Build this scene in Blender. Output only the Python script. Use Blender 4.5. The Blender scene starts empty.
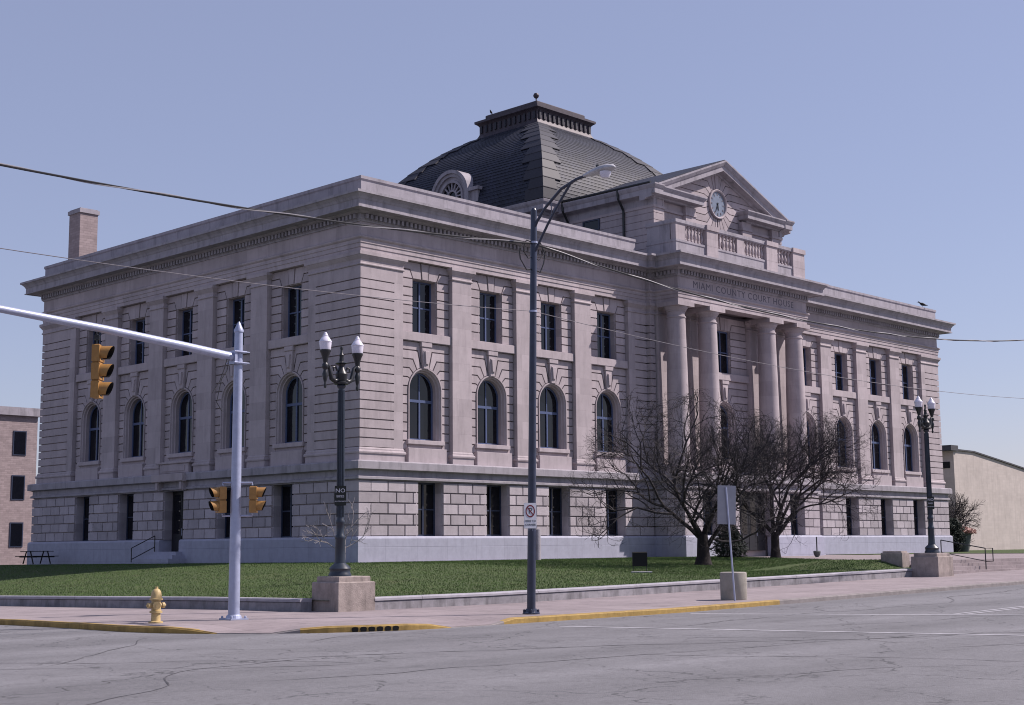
import bpy, bmesh, math, random
from mathutils import Vector, Matrix
random.seed(7)
SC = bpy.context.scene
COL = SC.collection
R = math.radians

# ------------------------------------------------------------------ camera
F_PX, YAW, PITCH, ROLL = 1412.47, 0.7667, 0.13653, -0.00898
CAM = Vector((-43.838, -52.474, 0.68))
def cam_axes():
    f = Vector((math.cos(YAW)*math.cos(PITCH), math.sin(YAW)*math.cos(PITCH), math.sin(PITCH)))
    r = f.cross(Vector((0, 0, 1))).normalized(); u = r.cross(f)
    c, s = math.cos(ROLL), math.sin(ROLL)
    return c*r+s*u, -s*r+c*u, f
cd = bpy.data.cameras.new("camera"); cam = bpy.data.objects.new("camera", cd); COL.objects.link(cam)
r_, u_, f_ = cam_axes()
M = Matrix((r_, u_, -f_)).transposed().to_4x4(); M.translation = CAM
cam.matrix_world = M
cd.sensor_width = 36; cd.lens = 36*F_PX/1024; cd.clip_start = .1; cd.clip_end = 6000
SC.camera = cam
# ------------------------------------------------------------------ sky, sun, exposure
SUN_AZ, SUN_EL = R(125), R(46)
w = bpy.data.worlds.new("World"); SC.world = w; w.use_nodes = True
nt = w.node_tree; bg = nt.nodes["Background"]
sky = nt.nodes.new("ShaderNodeTexSky"); sky.sky_type = 'NISHITA'; sky.sun_disc = False
sky.sun_elevation = SUN_EL; sky.sun_rotation = SUN_AZ; sky.air_density = 1.0; sky.dust_density = .6; sky.ozone_density = 2.5
tint = nt.nodes.new("ShaderNodeMix"); tint.data_type = 'RGBA'; tint.blend_type = 'MULTIPLY'; tint.inputs[0].default_value = 1
tint.inputs[7].default_value = (1.10, .96, 1.02, 1)
nt.links.new(sky.outputs[0], tint.inputs[6]); mixc = nt.nodes.new("ShaderNodeMix"); mixc.data_type = 'RGBA'; mixc.inputs[0].default_value = .55; mixc.inputs[7].default_value = (2.45, 2.60, 3.75, 1)
nt.links.new(tint.outputs[2], mixc.inputs[6]); nt.links.new(mixc.outputs[2], bg.inputs[0]); bg.inputs[1].default_value = .11
sd = bpy.data.lights.new("sun", 'SUN'); sd.energy = 5.0; sd.angle = R(.53); sd.color = (1, .895, .85)
so = bpy.data.objects.new("sun", sd); COL.objects.link(so)
sdir = Vector((math.sin(SUN_AZ)*math.cos(SUN_EL), math.cos(SUN_AZ)*math.cos(SUN_EL), math.sin(SUN_EL)))
so.rotation_euler = sdir.to_track_quat('Z', 'Y').to_euler(); so.location = (30, -40, 60)
SC.view_settings.view_transform = 'Standard'; SC.view_settings.look = 'None'
SC.view_settings.exposure = .40; SC.view_settings.gamma = 1
SC.view_settings.use_curve_mapping = False
SC.cycles.pixel_filter_type = 'BLACKMAN_HARRIS'; SC.cycles.filter_width = 1.05
SC.render.engine = 'CYCLES'; SC.cycles.max_bounces = 6

# ------------------------------------------------------------------ helpers
class MB:
    def __init__(s): s.v = []; s.f = []; s.t = []
    def add(s, vs, fs, tone=.5):
        n = len(s.v); s.v += [tuple(p) for p in vs]
        for f in fs: s.f.append(tuple(i+n for i in f)); s.t.append(tone)
    def box(s, x0, x1, y0, y1, z0, z1, tone=.5):
        s.add([(x0,y0,z0),(x1,y0,z0),(x1,y1,z0),(x0,y1,z0),(x0,y0,z1),(x1,y0,z1),(x1,y1,z1),(x0,y1,z1)],
              [(0,3,2,1),(4,5,6,7),(0,1,5,4),(1,2,6,5),(2,3,7,6),(3,0,4,7)], tone)
    def cbox(s, x0, x1, y0, y1, z0, z1, c=.02, tone=.5):       # box with chamfered top edge
        z2 = z1-c
        s.add([(x0,y0,z0),(x1,y0,z0),(x1,y1,z0),(x0,y1,z0),(x0,y0,z2),(x1,y0,z2),(x1,y1,z2),(x0,y1,z2),
               (x0+c,y0+c,z1),(x1-c,y0+c,z1),(x1-c,y1-c,z1),(x0+c,y1-c,z1)],
              [(0,3,2,1),(0,1,5,4),(1,2,6,5),(2,3,7,6),(3,0,4,7),(4,5,9,8),(5,6,10,9),(6,7,11,10),(7,4,8,11),(8,9,10,11)], tone)
    def prism(s, poly, w0, w1, T, tone=.5, ch=None):
        """poly (u,z) extruded from depth w0 (back) to w1 (front); ch=(inset, depth) bevels the front into V joints"""
        n = len(poly); vs = [T(u, w0, z) for u, z in poly]
        side = lambda a, b: [(a*n+i, a*n+(i+1) % n, b*n+(i+1) % n, b*n+i) for i in range(n)]
        fs = [tuple(range(n-1, -1, -1))]
        if ch:
            q = inset(poly, ch[0]); q2 = inset(poly, ch[0]*1.25)
            vs += [T(u, w1-ch[1], z) for u, z in poly]; vs += [T(u, w1-ch[1], z) for u, z in q]; vs += [T(u, w1-.008, z) for u, z in q]; vs += [T(u, w1, z) for u, z in q2]
            fs += side(0, 1)+side(1, 2)+side(2, 3)+side(3, 4)+[tuple(range(4*n, 5*n))]
        else:
            vs += [T(u, w1, z) for u, z in poly]; fs += side(0, 1)+[tuple(range(n, 2*n))]
        s.add(vs, fs, tone)
    def sweep(s, path, prof, closed=False, tone=.5):
        """prof: closed polygon of (w outward, z); path: (x,y) run counter-clockwise"""
        n = len(path); m = len(prof); nr = []
        segs = n if closed else n-1
        for i in range(segs):
            a, b = path[i], path[(i+1) % n]; dx, dy = b[0]-a[0], b[1]-a[1]; l = math.hypot(dx, dy)
            nr.append((dy/l, -dx/l))
        vs = []
        for i in range(n):
            if closed: n1, n2 = nr[i-1], nr[i]
            else: n1, n2 = nr[max(i-1, 0)], nr[min(i, segs-1)]
            k = 1+n1[0]*n2[0]+n1[1]*n2[1]; mx, my = (n1[0]+n2[0])/k, (n1[1]+n2[1])/k
            vs += [(path[i][0]+mx*w_, path[i][1]+my*w_, z_) for w_, z_ in prof]
        fs = []
        for i in range(segs):
            j = (i+1) % n
            fs += [(i*m+k, j*m+k, j*m+(k+1) % m, i*m+(k+1) % m) for k in range(m)]
        if not closed: fs += [tuple(range(m)), tuple((n-1)*m+k for k in range(m-1, -1, -1))]
        s.add(vs, fs, tone)
    def lathe(s, prof, c, n=16, tone=.5, axis='z'):
        m = len(prof); vs = []
        for i in range(n):
            a = 2*math.pi*i/n; ca, sa = math.cos(a), math.sin(a)
            for r, z in prof:
                p = (r*ca, r*sa, z)
                if axis == 'x': p = (z, r*ca, r*sa)
                if axis == 'y': p = (r*ca, z, r*sa)
                vs.append((c[0]+p[0], c[1]+p[1], c[2]+p[2]))
        fs = [(i*m+k, ((i+1) % n)*m+k, ((i+1) % n)*m+k+1, i*m+k+1) for i in range(n) for k in range(m-1)]
        fs += [tuple(i*m for i in range(n-1, -1, -1)), tuple(i*m+m-1 for i in range(n))]
        s.add(vs, fs, tone)
    def tube(s, pts, rad, n=8, tone=.5, cap=True):
        pts = [Vector(p) for p in pts]; k = len(pts)
        if not hasattr(rad, '__len__'): rad = [rad]*k
        vs = []; up = None
        for i, p in enumerate(pts):
            d = (pts[min(i+1, k-1)]-pts[max(i-1, 0)]).normalized()
            if up is None: up = d.orthogonal().normalized()
            up = (up-d*up.dot(d)); up = up.normalized() if up.length > 1e-6 else d.orthogonal().normalized()
            b = d.cross(up)
            vs += [p+rad[i]*(math.cos(2*math.pi*j/n)*up+math.sin(2*math.pi*j/n)*b) for j in range(n)]
        fs = [(i*n+j, i*n+(j+1) % n, (i+1)*n+(j+1) % n, (i+1)*n+j) for i in range(k-1) for j in range(n)]
        if cap: fs += [tuple(range(n-1, -1, -1)), tuple((k-1)*n+j for j in range(n))]
        s.add(vs, fs, tone)
    def build(s, name, mat, parent=None, smooth=False, recalc=True, **tags):
        me = bpy.data.meshes.new(name); me.from_pydata(s.v, [], s.f); me.update()
        if recalc:
            bm = bmesh.new(); bm.from_mesh(me); bmesh.ops.recalc_face_normals(bm, faces=bm.faces); bm.to_mesh(me); bm.free()
        at = me.attributes.new('tone', 'FLOAT', 'FACE'); at.data.foreach_set('value', s.t)
        if smooth:
            for p in me.polygons: p.use_smooth = True
            try: me.set_sharp_from_angle(angle=R(38))
            except Exception: pass
        me.materials.append(mat)
        o = bpy.data.objects.new(name, me); COL.objects.link(o)
        if parent is not None: o.parent = parent
        for k, v in tags.items(): o[k] = v
        return o

def inset(poly, d):
    n = len(poly); A = sum(poly[i][0]*poly[(i+1) % n][1]-poly[(i+1) % n][0]*poly[i][1] for i in range(n))
    s = 1 if A > 0 else -1; out = []
    for i in range(n):
        p0, p1, p2 = poly[i-1], poly[i], poly[(i+1) % n]
        a = (p1[0]-p0[0], p1[1]-p0[1]); b = (p2[0]-p1[0], p2[1]-p1[1])
        la, lb = math.hypot(*a) or 1e-9, math.hypot(*b) or 1e-9
        n1 = (-a[1]/la*s, a[0]/la*s); n2 = (-b[1]/lb*s, b[0]/lb*s)
        k = max(1+n1[0]*n2[0]+n1[1]*n2[1], .35)
        out.append((p1[0]+(n1[0]+n2[0])/k*d, p1[1]+(n1[1]+n2[1])/k*d))
    return out
rect = lambda u0, u1, z0, z1: [(u0, z0), (u1, z0), (u1, z1), (u0, z1)]
def thing(name, label, cat, loc=(0,0,0), group=None, rz=0):
    o = bpy.data.objects.new(name, None); COL.objects.link(o); o.location = loc; o.rotation_euler[2] = rz
    o.empty_display_size = .3
    o['label'] = label; o['category'] = cat
    if group: o['group'] = group
    return o
def copy_tree(o, parent=None):
    c = o.copy(); COL.objects.link(c); c.parent = parent
    for ch in list(o.children): copy_tree(ch, c)
    return c
TN = lambda: random.random()

# ------------------------------------------------------------------ materials
def mat(name, base, rough=.8, metal=0, spec=.3, var=.0, vscale=3, tonevar=0, bump=0, bscale=40, stain=0, brick=None, tex2=None, coords='Object', extra=None):
    m = bpy.data.materials.new(name); m.use_nodes = True; t = m.node_tree; b = t.nodes["Principled BSDF"]
    b.inputs['Roughness'].default_value = rough; b.inputs['Metallic'].default_value = metal
    b.inputs['Specular IOR Level'].default_value = spec
    N = t.nodes.new; L = t.links.new
    geo = N('ShaderNodeNewGeometry'); pos = geo.outputs['Position']
    col = None
    rgb = N('ShaderNodeRGB'); rgb.outputs[0].default_value = (*base, 1); col = rgb.outputs[0]
    val = None
    def mul(fac_out, lo, hi, c):
        mr = N('ShaderNodeMapRange'); mr.inputs[3].default_value = lo; mr.inputs[4].default_value = hi; L(fac_out, mr.inputs[0])
        vm = N('ShaderNodeVectorMath'); vm.operation = 'SCALE'; L(c, vm.inputs[0]); L(mr.outputs[0], vm.inputs[3]); return vm.outputs[0]
    if var:
        n = N('ShaderNodeTexNoise'); n.inputs['Scale'].default_value = vscale; n.inputs['Detail'].default_value = 8; n.inputs['Roughness'].default_value = .65
        L(pos, n.inputs['Vector']); st = N('ShaderNodeMapRange'); st.inputs[1].default_value = .3; st.inputs[2].default_value = .7; L(n.outputs[0], st.inputs[0])
        col = mul(st.outputs[0], 1-var, 1+var, col)
    if tonevar:
        a = N('ShaderNodeAttribute'); a.attribute_name = 'tone'; col = mul(a.outputs['Fac'], 1-tonevar, 1+tonevar, col)
    if stain:   # rain streaks and soot: stretched noise with its own shape
        mp = N('ShaderNodeMapping'); mp.inputs['Scale'].default_value = (1.3, 1.3, .22); L(pos, mp.inputs[0])
        n = N('ShaderNodeTexNoise'); n.inputs['Scale'].default_value = 1.6; n.inputs['Detail'].default_value = 9; n.inputs['Roughness'].default_value = .7; L(mp.outputs[0], n.inputs['Vector'])
        st = N('ShaderNodeMapRange'); st.inputs[1].default_value = .48; st.inputs[2].default_value = .72; L(n.outputs[0], st.inputs[0])
        col = mul(st.outputs[0], 1.0, 1-stain, col)
    hgt = None
    if brick:   # (length, height, joint, colour variation, bump)
        sx = N('ShaderNodeSeparateXYZ'); L(pos, sx.inputs[0]); ad = N('ShaderNodeMath'); L(sx.outputs[0], ad.inputs[0]); L(sx.outputs[1], ad.inputs[1])
        cm = N('ShaderNodeCombineXYZ'); L(ad.outputs[0], cm.inputs[0]); L(sx.outputs[2], cm.inputs[1])
        bt = N('ShaderNodeTexBrick'); bt.inputs['Scale'].default_value = 1; bt.inputs['Brick Width'].default_value = brick[0]; bt.inputs['Row Height'].default_value = brick[1]
        bt.inputs['Mortar Size'].default_value = brick[2]; bt.inputs['Mortar Smooth'].default_value = .1
        v = brick[3]; bt.inputs['Color1'].default_value = (1-v,)*3+(1,); bt.inputs['Color2'].default_value = (1+v,)*3+(1,); bt.inputs['Mortar'].default_value = (brick[5] if len(brick) > 5 else .75,)*3+(1,)
        L(cm.outputs[0], bt.inputs['Vector'])
        mx = N('ShaderNodeVectorMath'); mx.operation = 'MULTIPLY'; L(col, mx.inputs[0]); L(bt.outputs['Color'], mx.inputs[1]); col = mx.outputs[0]
        iv = N('ShaderNodeMath'); iv.operation = 'SUBTRACT'; iv.inputs[0].default_value = 1; L(bt.outputs['Fac'], iv.inputs[1])
        bp = N('ShaderNodeBump'); bp.inputs['Strength'].default_value = brick[4]; bp.inputs['Distance'].default_value = .03; L(iv.outputs[0], bp.inputs['Height']); hgt = bp.outputs[0]
    if bump:
        n = N('ShaderNodeTexNoise'); n.inputs['Scale'].default_value = bscale; n.inputs['Detail'].default_value = 6; L(pos, n.inputs['Vector'])
        bp = N('ShaderNodeBump'); bp.inputs['Strength'].default_value = bump; bp.inputs['Distance'].default_value = .02; L(n.outputs[0], bp.inputs['Height'])
        if hgt: L(hgt, bp.inputs['Normal'])
        hgt = bp.outputs[0]
    if extra: col = extra(t, pos, col, mul)
    if hgt: L(hgt, b.inputs['Normal'])
    L(col, b.inputs['Base Color'])
    return m
STONE = (.375, .328, .348)
m_stone = mat('limestone', STONE, .85, var=.10, vscale=1.1, tonevar=.13, stain=.24, bump=.15, bscale=30)
m_plain = mat('limestone_ashlar', STONE, .85, var=.08, vscale=1.3, tonevar=.05, stain=.24, bump=.12, bscale=30, brick=(1.9, .92, .006, .10, .2, .86))
m_corn = mat('limestone_weathered', (.31, .29, .325), .88, var=.12, vscale=1.6, tonevar=.06, stain=.42, bump=.2, bscale=22, brick=(2.2, 20, .006, .05, .2, .8))
m_ground = mat('limestone_rockface', (.37, .335, .365), .88, var=.10, vscale=2.2, tonevar=.20, stain=.16, bump=.4, bscale=16)
m_wt = mat('granite_base', (.34, .345, .43), .75, var=.08, vscale=3, tonevar=.05, stain=.14, bump=.12, bscale=50, brick=(2.05, 7, .012, .03, .3, .8))
m_slate = mat('slate', (.015, .018, .036), .62, spec=.36, var=.22, vscale=.8, brick=(.34, .262, .012, .28, .7, .45), bump=.3, bscale=14)
m_hip = mat('hip_slab', (.022, .022, .034), .62, spec=.4, var=.15, vscale=2, tonevar=.15, bump=.2)
m_lantern = mat('lantern_copper', (.055, .045, .058), .55, metal=.2, spec=.4, var=.25, vscale=4, stain=.4)
m_roofing = mat('roof_felt', (.07, .07, .08), .9, var=.2)
m_glass = mat('window_glass', (.004, .005, .009), .05, spec=.42, var=.3, vscale=.6, bump=.35, bscale=1.1)
m_frame = mat('window_frame_paint', (.035, .045, .08), .45, var=.1)
m_bluef = mat('window_frame_light', (.075, .10, .19), .45, var=.1)
m_door = mat('door_paint', (.02, .02, .025), .5, var=.1)
m_brickch = mat('chimney_brick', (.29, .235, .24), .9, var=.12, vscale=2, brick=(.5, .16, .012, .12, .3, .85))
m_letter = mat('letter_dark', (.13, .12, .145), .9)
m_clock = mat('clock_dial', (.17, .20, .26), .35, var=.25, vscale=2.5)
m_black = mat('black_iron', (.012, .014, .018), .4, spec=.5, var=.2, vscale=8)
m_lampblue = mat('lamp_post_paint', (.016, .024, .040), .38, spec=.5, var=.2, vscale=6)
m_pole = mat('street_pole_paint', (.016, .022, .05), .35, spec=.6, var=.3, vscale=5)
m_galv = mat('galvanised_steel', (.34, .37, .50), .42, metal=.35, spec=.5, var=.10, vscale=6)
m_head = mat('signal_yellow', (.31, .165, .052), .5, var=.15, vscale=9)
m_visor = mat('visor_black', (.006, .006, .008), .7)
m_lens = mat('signal_lens', (.03, .02, .02), .2)
m_globe = mat('globe_glass', (.62, .60, .70), .18, spec=.6, var=.06, vscale=9)
m_lumi = mat('luminaire_grey', (.42, .42, .45), .45, var=.15, vscale=9, stain=.3)
m_hyd = mat('hydrant_paint', (.52, .39, .19), .5, var=.18, vscale=12, stain=.35)
m_ped = mat('pedestal_concrete', (.30, .255, .24), .92, var=.22, vscale=3.5, stain=.45, bump=.5, bscale=28)
m_conc = mat('wall_concrete', (.24, .23, .25), .92, var=.3, vscale=2.5, stain=.55, bump=.4, bscale=30, brick=(4.6, 9, .012, .04, .3, .5))
m_cap = mat('wall_cap_concrete', (.30, .29, .325), .9, var=.15, vscale=3, bump=.3, brick=(4.6, 9, .012, .04, .2, .5))
m_agg = mat('exposed_aggregate', (.30, .28, .25), .95, var=.2, vscale=2, bump=1.0, bscale=45)
m_sign = mat('sign_metal', (.30, .30, .34), .5, metal=.3, var=.1)
m_white = mat('sign_white', (.55, .56, .62), .5, var=.08, vscale=20)
m_red = mat('sign_red', (.14, .012, .02), .5)
m_signk = mat('sign_dark', (.014, .018, .016), .5)
m_bark = mat('bark', (.022, .018, .019), .95, var=.3, vscale=9, bump=.8, bscale=30)
m_twig = mat('twigs', (.040, .035, .039), .9, var=.2)
m_pale = mat('pale_twigs', (.22, .20, .21), .8)
m_ever = mat('evergreen', (.020, .028, .022), .85, var=.4, vscale=5)
m_flower = mat('pink_blossom', (.40, .25, .215), .8, var=.3, vscale=20)
m_pot = mat('pot_dark', (.09, .10, .10), .7, var=.2)
m_cable = mat('cable', (.02, .02, .025), .6)
m_cable2 = mat('cable_grey', (.16, .15, .17), .5)
m_cablel = mat('cable_light', (.30, .29, .31), .45)
m_bird = mat('bird', (.01, .01, .012), .6)
m_beige = mat('warehouse_wall', (.46, .41, .385), .9, var=.08, vscale=.5, stain=.2, brick=(.8, .25, .01, .04, .1, .95))
m_kerb = mat('kerb_concrete', (.22, .20, .20), .92, var=.2, vscale=4, bump=.4)
m_yellow = mat('kerb_yellow', (.33, .22, .07), .75, var=.2, vscale=7, stain=.45, bump=.3)
m_iron = mat('drain_dark', (.004, .004, .005), .9)
m_paint = mat('road_paint', (.34, .335, .36), .8, var=.25, vscale=6)

def road_extra(t, pos, col, mul):
    N = t.nodes.new; L = t.links.new
    n = N('ShaderNodeTexNoise'); n.inputs['Scale'].default_value = 140; n.inputs['Detail'].default_value = 3; L(pos, n.inputs['Vector'])
    st = N('ShaderNodeMapRange'); st.inputs[1].default_value = .3; st.inputs[2].default_value = .7; L(n.outputs[0], st.inputs[0]); col = mul(st.outputs[0], .72, 1.28, col)
    n = N('ShaderNodeTexNoise'); n.inputs['Scale'].default_value = 22; n.inputs['Detail'].default_value = 5; n.inputs['Roughness'].default_value = .75; L(pos, n.inputs['Vector'])
    st = N('ShaderNodeMapRange'); st.inputs[1].default_value = .3; st.inputs[2].default_value = .7; L(n.outputs[0], st.inputs[0]); col = mul(st.outputs[0], .78, 1.22, col)
    n = N('ShaderNodeTexNoise'); n.inputs['Scale'].default_value = 2.2; n.inputs['Detail'].default_value = 7; n.inputs['Roughness'].default_value = .7; L(pos, n.inputs['Vector'])
    st = N('ShaderNodeMapRange'); st.inputs[1].default_value = .55; st.inputs[2].default_value = .75; L(n.outputs[0], st.inputs[0]); col = mul(st.outputs[0], 1, .72, col)
    # tyre wear: long bands along the street
    mp = N('ShaderNodeMapping'); mp.inputs['Scale'].default_value = (.035, .42, 1); L(pos, mp.inputs[0])
    n = N('ShaderNodeTexNoise'); n.inputs['Scale'].default_value = 1; n.inputs['Detail'].default_value = 4; L(mp.outputs[0], n.inputs['Vector'])
    st = N('ShaderNodeMapRange'); st.inputs[1].default_value = .35; st.inputs[2].default_value = .65; L(n.outputs[0], st.inputs[0]); col = mul(st.outputs[0], .80, 1.12, col)
    # cracks, warped
    for sc, w_, d in ((.16, .0045, .35), (.42, .008, .5), (1.3, .012, .72)):
        nz = N('ShaderNodeTexNoise'); nz.inputs['Scale'].default_value = 1.3; nz.inputs['Detail'].default_value = 6; L(pos, nz.inputs['Vector'])
        sc_ = N('ShaderNodeVectorMath'); sc_.operation = 'SCALE'; sc_.inputs[3].default_value = 1.1; L(nz.outputs['Color'], sc_.inputs[0])
        ad = N('ShaderNodeVectorMath'); L(pos, ad.inputs[0]); L(sc_.outputs[0], ad.inputs[1])
        vo = N('ShaderNodeTexVoronoi'); vo.feature = 'DISTANCE_TO_EDGE'; vo.inputs['Scale'].default_value = sc; L(ad.outputs[0], vo.inputs['Vector'])
        st = N('ShaderNodeMapRange'); st.inputs[1].default_value = 0; st.inputs[2].default_value = w_; L(vo.outputs['Distance'], st.inputs[0])
        # break the network up so it does not read as a regular web
        n2 = N('ShaderNodeTexNoise'); n2.inputs['Scale'].default_value = .5; L(pos, n2.inputs['Vector'])
        m2 = N('ShaderNodeMapRange'); m2.inputs[1].default_value = .50; m2.inputs[2].default_value = .60; L(n2.outputs[0], m2.inputs[0])
        mxx = N('ShaderNodeMath'); mxx.operation = 'MAXIMUM'; L(st.outputs[0], mxx.inputs[0]); L(m2.outputs[0], mxx.inputs[1])
        col = mul(mxx.outputs[0], d, 1, col)
    return col
m_road = mat('asphalt', (.165, .163, .175), .88, var=.10, vscale=.35, bump=.5, bscale=90, extra=road_extra)
def walk_extra(t, pos, col, mul):
    N = t.nodes.new; L = t.links.new
    n = N('ShaderNodeTexNoise'); n.inputs['Scale'].default_value = 90; L(pos, n.inputs['Vector'])
    col = mul(n.outputs[0], .8, 1.2, col)
    n = N('ShaderNodeTexNoise'); n.inputs['Scale'].default_value = 2.6; n.inputs['Detail'].default_value = 9; n.inputs['Roughness'].default_value = .78; L(pos, n.inputs['Vector'])
    st = N('ShaderNodeMapRange'); st.inputs[1].default_value = .5; st.inputs[2].default_value = .72; L(n.outputs[0], st.inputs[0]); col = mul(st.outputs[0], 1, .68, col)
    bt = N('ShaderNodeTexBrick'); bt.offset = 0; bt.inputs['Scale'].default_value = 1; bt.inputs['Brick Width'].default_value = 1.52; bt.inputs['Row Height'].default_value = 1.52
    bt.inputs['Mortar Size'].default_value = .010; bt.inputs['Color1'].default_value = (.93,)*3+(1,); bt.inputs['Color2'].default_value = (1.05,)*3+(1,); bt.inputs['Mortar'].default_value = (.6,)*3+(1,)
    L(pos, bt.inputs['Vector']); mx = N('ShaderNodeVectorMath'); mx.operation = 'MULTIPLY'; L(col, mx.inputs[0]); L(bt.outputs[0], mx.inputs[1]); return mx.outputs[0]
m_walk = mat('pavement_concrete', (.25, .213, .222), .9, var=.13, vscale=.7, bump=.3, bscale=60, extra=walk_extra)
def grass_extra(t, pos, col, mul):
    N = t.nodes.new; L = t.links.new
    for s, lo, hi in ((60, .62, 1.4), (9, .8, 1.2), (.9, .85, 1.15)):
        n = N('ShaderNodeTexNoise'); n.inputs['Scale'].default_value = s; n.inputs['Detail'].default_value = 4; L(pos, n.inputs['Vector'])
        st = N('ShaderNodeMapRange'); st.inputs[1].default_value = .3; st.inputs[2].default_value = .7; L(n.outputs[0], st.inputs[0]); col = mul(st.outputs[0], lo, hi, col)
    n = N('ShaderNodeTexNoise'); n.inputs['Scale'].default_value = 1.1; n.inputs['Detail'].default_value = 8; n.inputs['Roughness'].default_value = .75; L(pos, n.inputs['Vector'])
    st = N('ShaderNodeMapRange'); st.inputs[1].default_value = .52; st.inputs[2].default_value = .74; st.inputs[4].default_value = .55; L(n.outputs[0], st.inputs[0])
    mx = N('ShaderNodeMix'); mx.data_type = 'RGBA'; L(st.outputs[0], mx.inputs[0]); L(col, mx.inputs[6]); mx.inputs[7].default_value = (.125, .115, .06, 1); return mx.outputs[2]
m_soil = mat('lawn_soil', (.050, .074, .024), .95, bump=1, bscale=40, extra=grass_extra)
m_grass = mat('grass_blades', (.064, .112, .028), .8, tonevar=.35, var=.25, vscale=.6, extra=grass_extra)

# ------------------------------------------------------------------ terrain
def H(x, y): return -.94+.011*max(0, min(x, 45)+14)-.0145*max(0, min(y, 40)+21)
def grid_sheet(name, xs, ys, zf, m, keep=None, **tags):
    mb = MB(); nx, ny = len(xs), len(ys)
    mb.v = [(x, y, zf(x, y)) for y in ys for x in xs]
    for j in range(ny-1):
        for i in range(nx-1):
            if keep and not keep((xs[i]+xs[i+1])/2, (ys[j]+ys[j+1])/2): continue
            mb.f.append((j*nx+i, j*nx+i+1, (j+1)*nx+i+1, (j+1)*nx+i)); mb.t.append(.5)
    return mb.build(name, m, recalc=False, **tags)
rng = lambda a, b, n: [a+(b-a)*i/n for i in range(n+1)]
xs = [-3000, -400, -120]+rng(-70, -30, 8)+rng(-29, 50, 40)+[60, 80, 130, 400, 3000]
ys = [-3000, -400, -120]+rng(-70, -31, 8)+rng(-30, 45, 38)+[60, 80, 130, 400, 3000]
grid_sheet('road', xs, ys, lambda x, y: H(x, y)-.13, m_road, kind='structure')
# kerb line (top outer edge) round the corner
CR = 5.2; KX, KY = -27.35, -29.65
arc = [(KX+CR-CR*math.cos(a), KY+CR-CR*math.sin(a)) for a in rng(0, math.pi/2, 14)]
kerb_path = [(KX, y) for y in (70, 50, 30, 10, 0, -10, -16, -20, -23)]+arc+[(x, KY) for x in (-20.5, -17, -14, -10.2, -9.3, -5, 0, 6, 12, 20, 32, 45, 70, 110)]
def edge_run(path, w_in, w_out, zt, zb):
    """strip solid following H(x,y); path travelled so outward is to the right"""
    mb = MB(); n = len(path); nr = []
    for i in range(n-1):
        dx, dy = path[i+1][0]-path[i][0], path[i+1][1]-path[i][1]; l = math.hypot(dx, dy); nr.append((dy/l, -dx/l))
    vs = []
    for i, (x, y) in enumerate(path):
        a, b = nr[max(i-1, 0)], nr[min(i, n-2)]; k = 1+a[0]*b[0]+a[1]*b[1]; mx, my = (a[0]+b[0])/k, (a[1]+b[1])/k
        h = H(x, y)
        zt_i = zt[i] if hasattr(zt, '__len__') else zt
        for w_, z_ in ((-w_in, zb), (-w_in, zt_i), (w_out-.03, zt_i), (w_out, zt_i-.03), (w_out, zb)): vs.append((x+mx*w_, y+my*w_, h+z_))
    fs = [(i*5+k, (i+1)*5+k, (i+1)*5+(k+1) % 5, i*5+(k+1) % 5) for i in range(n-1) for k in range(5)]+[(0,1,2,3,4), tuple((n-1)*5+k for k in range(4,-1,-1))]
    mb.add(vs, fs); return mb
# pavement sheet (height 2 mm under kerb tops), ramps where the kerb is dropped
def on_walk(x, y):
    return x > KX and y > KY and not ((x < KX+CR and y < KY+CR) and (x-KX-CR)**2+(y-KY-CR)**2 > CR*CR)
mb = MB()
inner = [(-20.6, y) for y in (70, 50, 30, 10, 0, -10, -16, -20, -23)]
rows = []
for i, (x, y) in enumerate(kerb_path):
    if i < 9: q = (-20.4, y)
    elif i < 9+15: t_ = (i-9)/14; q = (-20.4+2*max(0, t_-.5), -23+t_*0-.6*0)
    else: q = (x, -23.0)
    if 9 <= i < 24: q = (-20.4, -23.0) if i < 23 else (-20.5, -23.0)
    rows.append((Vector((x, y)), Vector(q)))
NS = 6; vs = []
ramp_w = {}
def dropped(x, y):
    """0..1 amount the kerb is dropped: two ramps at the corner"""
    a = math.degrees(math.atan2(-(y-KY-CR), -(x-KX-CR)))   # 0 = west tangent, 90 = south tangent
    if not (x < KX+CR+2.2 and y < KY+CR+1): return 0
    if x > KX+CR: a = 90+(x-KX-CR)*10
    def bump_(a, a0, a1, s=5): return max(0, min(1, min((a-a0)/s, (a1-a)/s)))
    return max(bump_(a, 24, 53), bump_(a, 82, 110, 7))
kp2 = []
for i in range(len(kerb_path)-1):
    (x0, y0), (x1, y1) = kerb_path[i], kerb_path[i+1]
    l = math.hypot(x1-x0, y1-y0); near = (-30 < x0 < -18 and y0 < -20)
    n = max(1, int(l/.35)) if near else 1
    kp2 += [(x0+(x1-x0)*k/n, y0+(y1-y0)*k/n) for k in range(n)]
kp2.append(kerb_path[-1])
vs = []
for (x, y) in kp2:
    if y > -23: q = (-20.4, y)
    elif x < -20.4: q = (-20.4, -23.0)
    else: q = (x, -22.3)
    for k in range(NS+1):
        t_ = [0, .05, .12, .25, .4, .7, 1][k]; px_, py_ = x+(q[0]-x)*t_, y+(q[1]-y)*t_
        vs.append((px_, py_, H(px_, py_)-.002-.11*dropped(x, y)*max(0, 1-t_/.25)))
mb.add(vs, [(i*(NS+1)+k, (i+1)*(NS+1)+k, (i+1)*(NS+1)+k+1, i*(NS+1)+k+1) for i in range(len(kp2)-1) for k in range(NS)])
mb.build('pavement', m_walk, recalc=True, kind='structure')
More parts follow.
